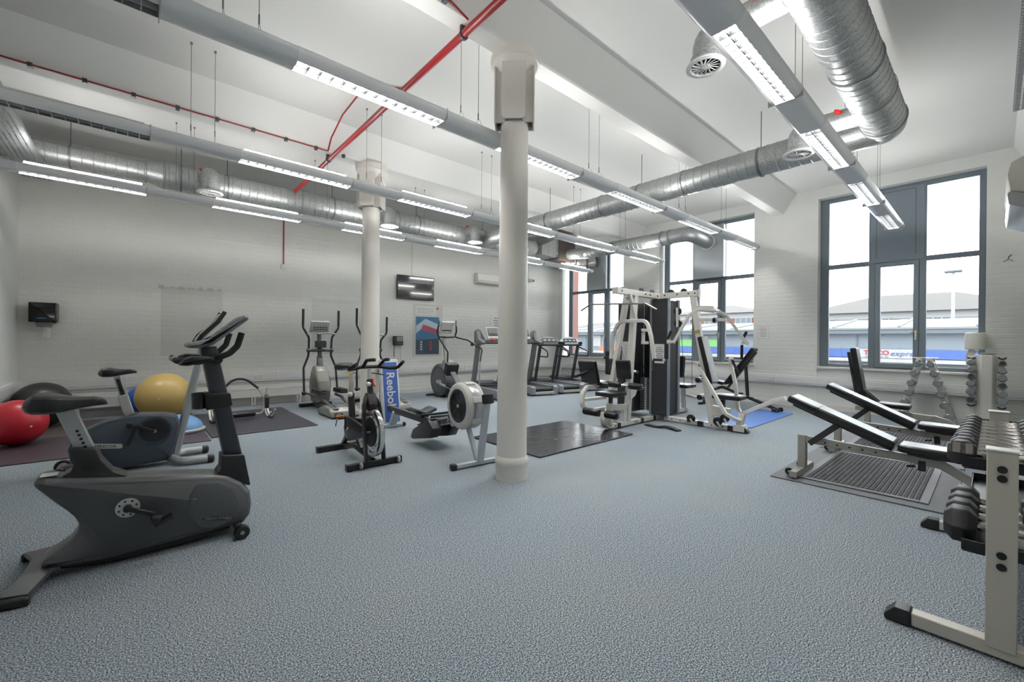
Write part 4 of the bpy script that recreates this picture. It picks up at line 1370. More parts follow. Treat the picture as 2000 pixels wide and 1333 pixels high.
MB().bar((.86, -.15, .42), (.86, .15, .42), .03, .03, (1, 0, 0)).build('handle_hook', M_BLACK, t, bevel=.006)
MB().cyl((.9, -.26, .45), (.9, .26, .45), .016, n=12).build('pull_handle', M_FOAM, t)
sv = []
for i in range(9):
    for j in range(13):
        u, v = i / 8 - .5, j / 12 - .5
        z_ = .425 + .03 * math.cos(v * 2 * PI * 1.1) * -1 * .8 + .015 - .03 * (u > .3) * (u - .3) * 3 - .06 * max(0, abs(u) - .42) - .12 * max(0, abs(v) - .42)
        sv.append((1.42 + u * .27, v * .32, z_))
sf = [(i * 13 + j, i * 13 + j + 1, (i + 1) * 13 + j + 1, (i + 1) * 13 + j) for i in range(8) for j in range(12)]
sm = MB().add(sv, [f[::-1] for f in sf])
so = sm.build('seat', M_DGREY, t)
md = so.modifiers.new('solid', 'SOLIDIFY')
md.thickness = .045
md.offset = -1
MB().bb(1.33, 1.51, -.06, .06, .33, .39).build('seat_carriage', M_BLACK, t, bevel=.01)
MB().bar((2.36, 0, .27), (2.5, 0, .05), .12, .05).build('rear_leg', M_ROW, t, bevel=.01)
MB().bar((2.5, -.16, .035), (2.5, .16, .035), .05, .045, (1, 0, 0)).build('rear_foot_bar', M_ROW, t, bevel=.008)
for sg in (-1, 1):
    MB().bar((2.5, sg * .16, .035), (2.5, sg * .21, .035), .06, .06, (1, 0, 0)).build('foot_cap', M_BLACK, t, bevel=.01)

# ------------------------------------------------------------------ cross trainers
M_ELL = mat('pewter_plastic', '85857f', .35, metal=.3)
M_ELLD = mat('dark_pewter', '5e5e5c', .38, metal=.2)
def swing_arm(t, sg, lift, name='swing_arm'):
    p = [(.46, sg * .34, 1.98 + lift), (.47, sg * .34, 1.62 + lift), (.5, sg * .22, 1.42 + lift * .5), (.52, sg * .215, 1.17), (.54, sg * .22, 1.05), (.52, sg * .31, .82), (.44 + lift * .5, sg * .32, .33)]
    MB().tube(fillet(p, .12, 6), .021, 12).build(name, M_BLACK, t)
    MB().tube([(.46, sg * .34, 1.98 + lift), (.47, sg * .34, 1.66 + lift)], .024, 12).build('arm_grip', M_FOAM, t)
    MB().lathe([(.02, -.035), (.042, -.025), (.045, .0), (.042, .025), (.02, .035)], (.52, sg * .22, 1.165), (0, 1, 0), 16).build('pivot_knob', M_DGREY, t)
    zp = .42 + lift
    MB().sphere((.44 + lift * .5, sg * .32, .33), .045, 14, 8).build('lower_joint', M_BLACK, t)
    MB().rtube(fillet([(.44 + lift * .5, sg * .3, .33), (.2, sg * .2, .3), (-.15, sg * .2, zp - .14), (-.55, sg * .16, .2)], .1, 5), .045, .04, (0, 1, 0)).build('pedal_arm', M_ELLD, t, bevel=.006)
    pd = MB().prism(fil2([(-.28, zp - .06), (.14, zp - .06), (.16, zp - .02), (-.3, zp - .02)], .008, 2), .14, 'xz', at=sg * .2).build('foot_plate', M_BLACK, t, bevel=.012)
    MB().bb(-.28, .14, sg * .2 - .07, sg * .2 + .07, zp - .025, zp + .02).build('foot_rim', M_BLACKM, pd, bevel=.01)
def cross_trainer(label, x, y, lift):
    t = thing('cross_trainer', label, 'cross trainer', (x, y, 0), PI / 2)
    MB().bb(-.5, .8, -.06, .06, .03, .1).build('base_beam', M_ELLD, t, bevel=.012)
    MB().bar((.78, -.32, .045), (.78, .32, .045), .07, .07, (1, 0, 0)).build('front_foot', M_BLACK, t, bevel=.012)
    rh = MB().prism(fil2([(-.94, .02), (-.9, .12), (-.8, .18), (-.55, .2), (-.25, .13), (-.18, .02)], .03, 4), .52, 'xz', inset=.03).build('rear_housing', M_ELL, t, ang=50)
    for sg in (-1, 1):
        MB().prism(fil2([(-.88, .165), (-.8, .192), (-.52, .21), (-.5, .2), (-.8, .17)], .004, 2), .1, 'xz', at=sg * .14).build('roller_cover', M_MGREY, rh)
        MB().bar((-.82, sg * .14, .194), (-.6, sg * .14, .211), .02, .006).build('roller_slot', M_BLACK, rh)
    MB().bb(-.93, -.2, -.24, .24, .0, .03).build('housing_base', M_BLACK, t, bevel=.01)
    dh = MB().prism(fil2([(.28, .12), (.22, .36), (.26, .56), (.38, .76), (.48, .86), (.6, .86), (.74, .72), (.82, .5), (.8, .26), (.7, .12)], .07, 5), .25, 'xz', inset=.04).build('drive_housing', M_ELL, t, ang=50)
    for sg in (-1, 1):
        MB().lathe([(.24, sg * .118), (.25, sg * .13), (.225, sg * .136), (.0, sg * .14)], (.52, 0, .45), (0, 1, 0), 40, caps=False).build('side_disc', M_ELLD, dh)
        MB().cyl((.52, sg * .13, .45), (.52, sg * .145, .45), .02, n=12).build('disc_hub', M_DGREY, dh)
    MB().prism(fil2([(.46, .84), (.6, .84), (.58, 1.05), (.52, 1.05)], .01, 2), .1, 'xz', inset=.01).build('mast_shroud', M_ELLD, t)
    MB().bar((.53, 0, .95), (.6, 0, 1.52), .07, .06).build('mast', M_DGREY, t, bevel=.012)
    MB().cyl((.52, -.2, 1.165), (.52, .2, 1.165), .03, n=14).build('pivot_bar', M_DGREY, t)
    MB().bb(.44, .56, -.1, .1, 1.22, 1.36).build('bottle_holder', M_BLACK, t, bevel=.012)
    co = MB().box((.55, 0, 1.645), (.05, .37, .25), (0, R(-25), 0)).build('console', M_LGREY, t, bevel=.02, seg=3)
    MB().box((.523, 0, 1.657), (.006, .29, .16), (0, R(-25), 0)).build('display', M_ELLD, co, bevel=.004)
    for j in range(2):
        for i in range(5):
            MB().box((.512 - j * .018, -.11 + i * .055, 1.63 - j * .045), (.006, .036, .022), (0, R(-25), 0)).build('key', M_DGREY, co)
    MB().box((.51, 0, 1.69), (.006, .22, .05), (0, R(-25), 0)).build('screen', M_BLACK, co)
    MB().tube(fillet([(.42, -.27, 1.49), (.5, -.16, 1.52), (.55, 0, 1.5), (.5, .16, 1.52), (.42, .27, 1.49)], .1, 4), .017, 12).build('fixed_handlebar', M_STEEL, t)
    swing_arm(t, 1, lift)
    swing_arm(t, -1, -lift)
    return t
cross_trainer('pewter cross trainer with tall black swing arms beside the ab roller mat', 2.79, 8.5, .0)
cross_trainer('pewter cross trainer mostly hidden behind the far column', 3.87, 8.55, .08)

t = thing('cross_trainer', 'grey cross trainer with round slate front cover beside the treadmills', 'cross trainer', (5.72, 8.6, 0), PI / 2)
M_P3 = mat('slate_grey_cover', '565a5e', .4)
dsc = MB().prism([(.42 + .37 * math.cos(a), .41 + .405 * math.sin(a)) for a in [2 * PI * k / 40 for k in range(40)]], .34, 'xz', inset=.04).build('front_cover', M_P3, t, ang=50)
MB().prism(fil2([(.25, .33), (.49, .33), (.49, .42), (.25, .42)], .04, 4), .006, 'xz', at=.172).build('badge', M_LGREY, dsc)
MB().lathe([(.3, .168), (.31, .176), (.335, .172)], (.42, 0, .41), (0, 1, 0), 40, caps=False).build('cover_ring', M_DGREY, dsc)
MB().prism(fil2([(.1, .5), (.2, .85), (.5, .92), (.6, .6)], .08, 5), .24, 'xz', at=-.12, inset=.03).build('upper_cover', M_LGREY, t, ang=50)
MB().bar((.3, 0, .8), (.42, 0, 1.5), .1, .07).build('mast', M_LGREY, t, bevel=.02)
MB().bb(-.7, .7, -.08, .08, .03, .12).build('base_beam', M_DGREY, t, bevel=.02)
for x_ in (.74, -.7):
    MB().bar((x_, -.3, .03), (x_, .3, .03), .07, .05, (1, 0, 0)).build('foot_bar', M_DGREY, t, bevel=.01)
co = MB().box((.3, .0, 1.7), (.05, .37, .33), (0, R(-25), 0)).build('console', mat('pale_console', 'cfcdc8', .4), t, bevel=.025, seg=3)
MB().box((.268, 0, 1.74), (.008, .27, .16), (0, R(-25), 0)).build('display', M_MGREY, co, bevel=.004)
MB().box((.305, 0, 1.63), (.008, .28, .03), (0, R(-25), 0)).build('key_strip', M_BLACK, co, bevel=.004)
MB().box((.325, 0, 1.585), (.012, .09, .05), (0, R(-25), 0)).build('button_plate', M_WHITE, co, bevel=.004)
MB().tube(fillet([(.1, .1, .85), (.12, .08, 1.1), (.3, .22, 1.45), (.3, .27, 1.6), (.22, .25, 1.86)], .08, 5), .02, 12).build('swing_arm', M_BLACK, t)
MB().tube(fillet([(.22, -.22, 1.88), (.25, -.25, 1.6), (.28, -.22, 1.47), (.1, -.48, 1.4), (-.25, -.68, 1.18), (-.3, -.58, .9), (-.28, -.56, .1)], .1, 6), .02, 12).build('swing_arm', M_BLACK, t)
MB().tube([(-.3, -.58, .88), (-.28, -.56, .1)], .0215, 12).build('lower_arm', M_LGREY, t)
MB().tube(fillet([(.3, -.22, 1.47), (.3, 0, 1.46), (.3, .22, 1.47)], .05, 3), .02, 10).build('cross_bar', M_BLACK, t)
MB().cyl((.22, .25, 1.72), (.215, .25, 1.86), .024, n=12).build('pulse_grip', M_STEEL, t)
MB().cyl((.22, -.22, 1.74), (.215, -.22, 1.88), .024, n=12).build('pulse_grip', M_STEEL, t)
for k in (0, .1):
    MB().box((.0 - k, -.55 - k * .8, 1.3 - k * .4), (.06, .05, .09)).build('arm_clip', M_BLACK, t, bevel=.008)
for sg in (-1, 1):
    MB().prism(fil2([(-.55, .22), (-.05, .3), (-.05, .36), (-.55, .27)], .02, 3), .14, 'xz', at=sg * .18).build('foot_plate', M_BLACK, t, bevel=.01)
    MB().bar((-.6, sg * .18, .2), (.3, sg * .18, .33), .05, .05).build('pedal_arm', M_LGREY, t, bevel=.008)

# ------------------------------------------------------------------ treadmills
TA = R(76)
M_BELT = mat('black_running_belt', '2b2c2e', .55, bump=.08, bscale=120)
M_TDECK = mat('silver_grey_deck', '8d9298', .4, metal=.3)
def treadmill_base(t):
    MB().bb(.06, 1.45, -.25, .25, .1, .19).build('running_deck', M_BELT, t, bevel=.01)
    MB().cyl((.07, -.26, .155), (.07, .26, .155), .045, n=20).build('rear_roller', M_BELT, t)
    for sg in (-1, 1):
        MB().prism(fil2([(.02, .05), (.02, .23), (.2, .24), (1.5, .22), (1.5, .08)], .02, 3), .1, 'xz', at=sg * .32, inset=.01).build('side_rail', M_TDECK, t)
        MB().prism(fil2([(-.03, .04), (-.03, .22), (.05, .25), (.16, .245), (.16, .05)], .02, 3), .12, 'xz', at=sg * .33, inset=.012).build('rear_end_cap', M_TDECK, t)
        wheel(t, (.12, sg * .27, .03), .03, .04)
        for k in range(2):
            MB().cyl((-.033, sg * .35, .1 + k * .06), (-.029, sg * .35, .1 + k * .06), .008, n=8).build('bolt', M_BLACK, t)
    MB().bb(-.03, .0, -.28, .28, .04, .11).build('rear_panel', M_LGREY, t, bevel=.006)
    MB().bb(.1, 1.6, -.24, .24, .03, .1).build('frame_pan', M_BLACK, t, bevel=.01)
    MB().prism(fil2([(1.36, .06), (1.36, .24), (1.5, .3), (1.75, .32), (1.95, .22), (1.98, .06)], .04, 4), .66, 'xz', inset=.03).build('motor_hood', M_DGREY, t, ang=50)
    MB().bb(1.42, 1.62, -.2, .2, .262, .3).build('hood_panel', M_TDECK, t, bevel=.01)
def treadmill_arch(label, x, y, disp):
    t = thing('treadmill', label, 'treadmill', (x, y, 0), TA, 'treadmills facing the brick wall')
    treadmill_base(t)
    for sg in (-1, 1):
        MB().bar((1.42, sg * .3, .2), (1.12, sg * .3, 1.3), .06, .1).build('upright', mat('slate_upright', '474c52', .4, metal=.2), t, bevel=.012)
        MB().tube(fillet([(1.14, sg * .3, 1.24), (.68, sg * .34, 1.1), (.65, sg * .34, .95), (1.2, sg * .3, .95)], .09, 6), .018, 10).build('side_handrail', M_BLACK, t)
    pts = [(-.4, 1.3), (-.38, 1.38), (-.28, 1.48), (-.12, 1.545), (0, 1.555), (.12, 1.545), (.28, 1.48), (.38, 1.38), (.4, 1.3), (.3, 1.26), (-.3, 1.26)]
    cm = MB().prism(pts, .07, 'yz', at=0, inset=.015)
    cm.xf(Matrix.Translation((1.1, 0, 1.3)) @ Matrix.Rotation(R(32), 4, 'Y') @ Matrix.Translation((0, 0, -1.3)))
    co = cm.build('console', disp, t)
    km = MB().bb(-.04, -.034, -.24, .24, 1.34, 1.48)
    km.xf(Matrix.Translation((1.1, 0, 1.3)) @ Matrix.Rotation(R(32), 4, 'Y') @ Matrix.Translation((0, 0, -1.3)))
    km.build('display', M_DGREY, co)
    for j in range(3):
        k2 = MB().bb(-.044, -.038, -.2 + j * .15, -.1 + j * .15, 1.39, 1.44)
        k2.xf(Matrix.Translation((1.1, 0, 1.3)) @ Matrix.Rotation(R(32), 4, 'Y') @ Matrix.Translation((0, 0, -1.3)))
        k2.build('readout', M_LGREY, co)
    MB().bar((1.1, -.4, 1.28), (1.1, .4, 1.28), .14, .06, (1, 0, 0)).build('console_tray', M_DGREY, t, bevel=.02)
    MB().bb(.98, 1.1, .28, .36, 1.3, 1.38).build('bottle_holder', M_BLACK, t, bevel=.01)
    MB().bb(.98, 1.1, -.36, -.28, 1.3, 1.38).build('bottle_holder', M_BLACK, t, bevel=.01)
    return t
def treadmill_wing(label, x, y):
    t = thing('treadmill', label, 'treadmill', (x, y, 0), TA, 'treadmills facing the brick wall')
    treadmill_base(t)
    for sg in (-1, 1):
        MB().bar((1.46, sg * .37, .2), (1.13, sg * .37, 1.34), .07, .2).build('upright', mat('pewter_upright', '7d8083', .4, metal=.25), t, bevel=.015)
        MB().prism(fil2([(.8, 1.3), (.78, 1.36), (1.06, 1.44), (1.14, 1.62), (1.24, 1.64), (1.26, 1.34), (1.15, 1.27)], .03, 4), .1, 'xz', at=sg * .37, inset=.015).build('arm_wing', M_MGREY, t, ang=50)
        MB().prism(fil2([(sg * .44, 1.32), (sg * .44, 1.62), (sg * .38, 1.7), (sg * .3, 1.66), (sg * .2, 1.48), (sg * .16, 1.4), (sg * .2, 1.3)], .04, 4), .12, 'yz', at=1.2, inset=.02).build('console_shoulder', M_MGREY, t, ang=50)
    MB().bar((1.16, -.38, 1.36), (1.16, .38, 1.36), .16, .1, (1, 0, 0)).build('console_bridge', M_MGREY, t, bevel=.02)
    MB().bar((.84, -.36, 1.335), (.84, .36, 1.335), .05, .05, (1, 0, 0)).build('front_grip', M_DGREY, t, bevel=.015)
    co = MB().box((1.1, 0, 1.58), (.05, .34, .34), (0, R(25), 0)).build('console', mat('pale_console', 'cfcdc8', .4), t, bevel=.02, seg=3)
    MB().box((1.082, 0, 1.64), (.03, .27, .17), (0, R(25), 0)).build('display', M_MGREY, co, bevel=.003)
    MB().box((1.047, 0, 1.53), (.02, .27, .025), (0, R(25), 0)).build('key_strip', M_BLACK, co, bevel=.003)
    MB().box((1.03, 0, 1.475), (.02, .09, .05), (0, R(25), 0)).build('button_plate', M_WHITE, co, bevel=.003)
    MB().cyl((.98, -.02, 1.4), (.98, .05, 1.4), .03, n=14).build('stop_button', M_REDPL, t)
    return t
treadmill_wing('pewter treadmill with white console beside the grey cross trainer', 6.58, 7.45)
treadmill_wing('pewter treadmill half hidden behind the column by the rubber mat', 7.79, 7.55)
treadmill_arch('grey treadmill with dark arched console between two others', 8.69, 7.42, M_MGREY)
treadmill_arch('grey treadmill with pale arched console closest to the corner window', 9.63, 7.45, mat('pale_blue_console', 'b9c1c8', .35))
# ------------------------------------------------------------------ multi gym (coordinates are room coordinates)
GO = Vector((7.0, 4.05, 0))
gym = thing('multi_gym', 'white framed multi gym with black pads, dark weight stack shrouds and long pulldown bar', 'multi gym', GO)
GT = Matrix.Translation(-GO)
def g(mb, name, m=M_WFRAME, parent=None, bevel=.006, **k):
    return mb.xf(GT).build(name, m, parent or gym, bevel=bevel, **k)
M_SHROUD = mat('charcoal_shroud', '28292d', .6, bump=.15, bscale=250)
M_POST = mat('blue_grey_post', '7f858c', .4, metal=.2)
# base beams
g(MB().bb(5.62, 7.0, 3.97, 4.06, .02, .09), 'base_beam')
g(MB().bb(7.0, 7.09, 2.5, 3.85, .02, .09), 'base_beam')
g(MB().bb(6.75, 7.3, 5.15, 5.24, .02, .08), 'base_beam')
g(MB().bb(7.3, 8.3, 4.05, 4.14, .02, .09), 'base_beam')
g(MB().bar((7.3, 5.19, .05), (7.15, 4.7, .05), .08, .07), 'base_beam')
for x in (5.82, 6.5, 6.9):
    g(MB().bb(x - .04, x + .04, 3.962, 4.068, .012, .092), 'beam_pad', M_BLACK, bevel=.002)
for y_ in (3.2, 2.72):
    g(MB().bb(6.992, 7.098, y_ - .05, y_ + .05, .012, .092), 'beam_pad', M_BLACK, bevel=.002)
g(MB().prism(fil2([(2.46, .01), (2.52, .1), (2.55, .1), (2.55, .01)], .01, 2), .1, 'yz', at=7.045), 'end_cap', M_BLACK)
for x in (5.72, 5.78, 6.28, 6.34):
    g(MB().cyl((x, 3.972, .055), (x, 3.965, .055), .012, n=10), 'bolt', M_BLACK, bevel=0)
for y_ in (3.7, 3.55, 3.42, 3.02, 2.92, 2.84, 2.64):
    g(MB().cyl((6.995, y_, .055), (7.002, y_, .055), .011, n=10), 'bolt', M_BLACK, bevel=0)
# stacks and shrouds
g(MB().bb(6.94, 6.96, 3.78, 4.08, .1, 2.16), 'stack_shroud', M_SHROUD)
g(MB().bb(6.96, 7.06, 3.77, 3.8, .1, 2.16), 'shroud_post', M_POST)
g(MB().bb(6.94, 7.45, 4.42, 4.78, .1, 2.12), 'stack_shroud', M_SHROUD)
g(MB().bb(7.06, 7.36, 3.8, 3.84, .1, 2.14), 'stack_shroud', M_BLACKM)
g(MB().bb(7.36, 7.43, 3.78, 3.84, .1, 2.16), 'shroud_post', M_POST)
g(MB().bb(6.93, 6.97, 4.06, 4.1, .1, 2.16), 'shroud_post', M_POST)
g(MB().bb(7.42, 7.44, 3.84, 4.42, .1, 2.12), 'stack_shroud', M_SHROUD)
for k in range(15):
    z0 = .13 + k * .04
    g(MB().bb(7.08, 7.2, 4.14, 4.38, z0, z0 + .036), 'weight_plate', mat('weight_plate_grey', '4c4c4e', .4, metal=.4), bevel=.003)
    g(MB().bb(7.075, 7.08, 4.24, 4.28, z0 + .006, z0 + .03), 'plate_label', M_TRIM, bevel=0)
for y_ in (4.18, 4.34):
    g(MB().cyl((7.14, y_, .1), (7.14, y_, 2.15), .012, n=10), 'guide_rod', M_CHROME, bevel=0)
for k in range(10):
    z0 = .13 + k * .045
    g(MB().bb(7.1, 7.33, 3.86, 4.02, z0, z0 + .04), 'weight_plate', MATS['weight_plate_grey'], bevel=.003)
# station A: pulldown and press
g(MB().bar((6.1, 4.01, .08), (6.3, 4.01, 2.22), .09, .09), 'front_mast')
g(MB().bar((6.22, 4.5, .05), (6.72, 4.45, 2.22), .08, .1), 'rear_mast')
g(MB().bar((6.28, 3.97, 1.74), (6.08, 3.97, 2.2), .05, .06), 'mast_brace')
g(MB().bar((5.74, 4.0, 2.215), (7.05, 4.02, 2.215), .08, .095), 'top_beam')
g(MB().bb(5.72, 5.735, 3.95, 4.06, 2.16, 2.27), 'beam_cap')
g(MB().bar((6.3, 4.15, 2.2), (6.75, 4.42, 2.2), .07, .08), 'top_beam')
for x in (5.85, 6.55, 6.7, 6.95):
    g(MB().cyl((x, 3.955, 2.215), (x, 3.965, 2.215), .014, n=10), 'bolt', M_BLACK, bevel=0)
for x, z0 in ((6.3, 1.93), (6.34, 1.72)):
    g(MB().lathe([(.02, -.02), (.06, -.02), (.052, 0), (.06, .02), (.02, .02)], (x, 4.08, z0), (0, 1, 0), 20), 'pulley', M_BLACK, bevel=0)
g(MB().bar((6.28, 4.05, 2.0), (6.34, 4.05, 1.65), .01, .035), 'pulley_bracket', bevel=.002)
for x in (6.5, 6.85):
    g(MB().lathe([(.015, -.018), (.055, -.018), (.048, 0), (.055, .018), (.015, .018)], (x, 4.01, 2.27), (0, 1, 0), 18), 'pulley', M_BLACK, bevel=0)
g(MB().tube([(5.77, 4.0, 2.17), (5.77, 4.0, 2.09), (5.75, 4.03, 2.06), (5.75, 4.0, 2.02)], .005, 6), 'carabiner', M_STEEL, bevel=0)
g(MB().tube(fillet([(5.75, 3.29, 1.875), (5.75, 3.48, 1.975), (5.75, 4.0, 2.0), (5.75, 4.52, 2.02), (5.75, 4.71, 1.925)], .05, 4), .014, 10), 'pulldown_bar', mat('worn_steel_bar', '8a8178', .35, metal=.7), bevel=0)
g(MB().rtube(fillet([(6.05, 4.3, 1.1), (6.12, 4.32, 1.5), (6.16, 4.22, 1.74), (6.16, 3.7, 1.74), (6.12, 3.6, 1.5), (6.1, 3.52, 1.1)], .14, 7), .05, .055, (1, 0, 0)), 'press_arm')
for y_, sg in ((4.3, 1), (3.52, -1)):
    g(MB().cyl((6.07, y_, 1.12), (6.07, y_ + sg * .16, 1.12), .02, n=14), 'press_grip', M_FOAM, bevel=0)
    g(MB().cyl((6.07, y_ + sg * .16, 1.12), (6.07, y_ + sg * .185, 1.12), .022, n=14), 'grip_end', M_WHITE, bevel=0)
    g(MB().cyl((6.06, y_, 1.1), (5.98, y_ - .04, .94), .017, n=12), 'lower_grip', M_FOAM, bevel=0)
g(MB().cyl((5.98, 4.02, 1.05), (6.2, 4.02, 1.05), .02, n=10), 'pad_tube', M_BLACK, bevel=0)
pd = MB().box((5.97, 4.0, .945), (.07, .26, .31), (0, R(-8), 0))
g(pd, 'back_pad', M_VINYL, bevel=.02, seg=4)
g(MB().bar((6.0, 4.01, .92), (6.4, 4.01, .88), .05, .05), 'pad_adjuster', M_BLACK)
g(MB().cyl((6.22, 4.01, .9), (6.3, 4.01, .895), .035, n=14), 'adjuster_collar', M_CHROME, bevel=0)
g(MB().bar((6.12, 4.01, .71), (5.95, 4.01, .68), .045, .04), 'roller_arm')
g(MB().cyl((5.95, 3.6, .68), (5.95, 4.4, .69), .012, n=10), 'roller_tube', M_CHROME, bevel=0)
for a, b in ((3.64, 3.88), (4.03, 4.27)):
    g(MB().lathe([(.03, 0), (.05, .012), (.053, .03), (.053, b - a - .03), (.05, b - a - .012), (.03, b - a)], (5.95, a, .685), (0, 1, 0), 18), 'foam_roller', M_VINYL, bevel=0)
g(MB().bb(5.44, 5.86, 3.86, 4.17, .535, .605), 'seat', M_VINYL, bevel=.018, seg=4)
g(MB().bar((5.64, 4.01, .3), (5.64, 4.01, .54), .05, .05), 'seat_post', M_BLACK)
g(MB().bar((5.62, 4.01, .08), (5.62, 4.01, .42), .08, .08), 'seat_column')
g(MB().bar((5.62, 4.01, .35), (6.14, 4.01, .32), .06, .09), 'seat_beam')
g(MB().bar((6.02, 4.01, .09), (6.02, 4.01, .3), .06, .1), 'seat_strut')
g(MB().prism(fil2([(6.1, .44), (6.24, .5), (6.3, .6), (6.2, .66), (6.1, .6)], .03, 3), .02, 'xz', at=3.95), 'cam_plate')
arc = [(5.66 - .0, 4.01, .05), (5.55, 4.01, .045), (5.47, 4.01, .09), (5.44, 4.01, .18), (5.46, 4.01, .3)]
g(MB().rtube(fillet(arc, .08, 5), .1, .02, (0, 1, 0)), 'leg_bracket')
g(MB().cyl((5.46, 3.72, .27), (5.46, 4.36, .27), .012, n=10), 'roller_tube', M_CHROME, bevel=0)
for a, b in ((3.75, 3.98), (4.08, 4.4)):
    g(MB().lathe([(.03, 0), (.055, .012), (.06, .03), (.06, b - a - .03), (.055, b - a - .012), (.03, b - a)], (5.46, a, .27), (0, 1, 0), 18), 'foam_roller', M_VINYL, bevel=0)
def notice(x, y, z, w, h, n, parent, out=(-1, 0)):
    pass
g(MB().bb(6.932, 6.94, 3.82, 4.0, 1.02, 1.36), 'notice_sheet', M_PAPER, bevel=0)
for k in range(7):
    w_ = .06 + .02 * ((k * 7) % 3)
    g(MB().bb(6.9295, 6.932, 3.91 - w_ / 1.2, 3.91 + w_ / 1.2, 1.29 - k * .035, 1.3 - k * .035), 'notice_line', M_REDINK if k == 0 else M_INK, bevel=0)
g(MB().bb(6.932, 6.94, 4.5, 4.68, 1.0, 1.4), 'notice_sheet', M_PAPER, bevel=0)
for k in range(8):
    g(MB().bb(6.9295, 6.932, 4.55, 4.63, 1.32 - k * .035, 1.326 - k * .035), 'notice_line', M_INK, bevel=0)
g(MB().bar((6.62, 4.04, 1.36), (6.62, 4.04, 1.62), .06, .03), 'pulley_frame')
for z0 in (1.38, 1.6):
    g(MB().bb(6.58, 6.74, 4.0, 4.06, z0 - .025, z0 + .025), 'pulley_frame')
g(MB().lathe([(.015, -.02), (.06, -.02), (.05, 0), (.06, .02), (.015, .02)], (6.55, 4.5, 1.42), (0, 1, 0), 18), 'pulley', M_BLACK, bevel=0)
for p0, p1 in (((6.34, 4.08, 1.7), (6.62, 4.03, 1.55)), ((6.6, 4.03, 1.4), (6.5, 4.02, .4)), ((6.55, 4.47, 1.4), (6.4, 4.1, .5)), ((6.34, 4.02, 2.2), (6.34, 4.02, 1.7))):
    g(MB().cyl(p0, p1, .004, n=6), 'cable', M_BLACK, bevel=0)
# station B: chest press with leg lever
g(MB().bar((7.03, 3.95, 2.215), (7.03, 3.27, 2.215), .08, .1, (1, 0, 0)), 'top_beam')
g(MB().bb(6.985, 7.075, 3.245, 3.262, 2.15, 2.28), 'beam_cap')
for y_ in (3.85, 3.62, 3.42, 3.31):
    g(MB().cyl((6.985, y_, 2.22), (6.992, y_, 2.22), .014, n=10), 'bolt', M_BLACK, bevel=0)
for y_ in (3.75, 3.52):
    g(MB().lathe([(.015, -.018), (.055, -.018), (.048, 0), (.055, .018), (.015, .018)], (7.03, y_, 2.265), (1, 0, 0), 18), 'pulley', M_BLACK, bevel=0)
g(MB().bar((7.04, 3.36, 2.18), (7.04, 3.02, .08), .085, .095, (1, 0, 0)), 'front_mast')
g(MB().bar((7.04, 3.275, 1.6), (7.04, 3.265, 1.54), .089, .1, (1, 0, 0)), 'brass_plate', mat('brass_plate', 'b09a5a', .4, metal=.5), bevel=0)
g(MB().bar((7.04, 3.28, 1.99), (7.04, 3.02, 1.97), .05, .05, (1, 0, 0)), 'arm_carrier')
g(MB().bar((7.04, 3.25, 1.78), (7.04, 2.82, 1.76), .05, .05, (1, 0, 0)), 'arm_carrier')
g(MB().cyl((7.04, 3.02, 1.76), (7.04, 2.98, 1.76), .045, n=16), 'pivot_bush', M_BLACK, bevel=0)
g(MB().rtube(fillet([(7.0, 2.98, 1.9), (6.75, 3.15, 1.93), (6.62, 3.22, 1.84), (6.5, 3.42, 1.38)], .14, 7), .045, .06, (0, .3, 1)), 'press_arm')
g(MB().rtube(fillet([(7.1, 2.96, 1.9), (7.35, 3.1, 1.93), (7.5, 3.0, 1.85), (7.55, 2.68, 1.37)], .14, 7), .045, .06, (0, .3, 1)), 'press_arm')
for x, y_ in ((6.5, 3.43), (7.55, 2.67)):
    g(MB().bar((x, y_, 1.4), (x, y_ + .1, 1.4), .04, .05, (1, 0, 0)), 'grip_bracket')
    g(MB().cyl((x, y_ + .09, 1.45), (x, y_ + .03, 1.58), .022, n=12), 'upper_grip', M_FOAM, bevel=0)
    g(MB().cyl((x, y_ + .1, 1.12), (x, y_ + .1, 1.36), .022, n=12), 'lower_grip', M_FOAM, bevel=0)
for z0, y_ in ((1.94, 3.66), (1.72, 3.65)):
    g(MB().lathe([(.015, -.022), (.065, -.022), (.055, 0), (.065, .022), (.015, .022)], (7.1, y_, z0), (1, 0, 0), 20), 'pulley', M_BLACK, bevel=0)
g(MB().bar((7.07, 3.66, 2.0), (7.07, 3.65, 1.66), .012, .045, (1, 0, 0)), 'pulley_bracket', bevel=.002)
g(MB().lathe([(.015, -.022), (.07, -.022), (.06, 0), (.07, .022), (.015, .022)], (7.25, 3.42, 1.9), (1, 0, 0), 20), 'pulley', M_LGREY, bevel=0)
for p0, p1 in (((7.1, 3.6, 1.72), (7.1, 3.5, .2)), ((7.2, 3.45, 1.85), (7.15, 3.42, .6)), ((7.1, 3.72, 2.2), (7.1, 3.72, 1.72)), ((7.25, 3.37, 1.9), (7.25, 3.42, 2.2))):
    g(MB().cyl(p0, p1, .004, n=6), 'cable', M_BLACK, bevel=0)
bp = MB().bar((7.04, 3.2, 1.49), (7.04, 3.01, .73), .26, .075, (1, 0, 0))
g(bp, 'back_pad', M_VINYL, bevel=.02, seg=4)
g(MB().bb(6.9, 7.2, 2.56, 2.98, .5, .575), 'seat', M_VINYL, bevel=.02, seg=4)
g(MB().bar((7.04, 2.86, .25), (7.04, 2.86, .52), .06, .06), 'seat_post', M_BLACK)
g(MB().bar((7.04, 3.05, .3), (7.04, 2.75, .27), .08, .16, (1, 0, 0)), 'seat_column')
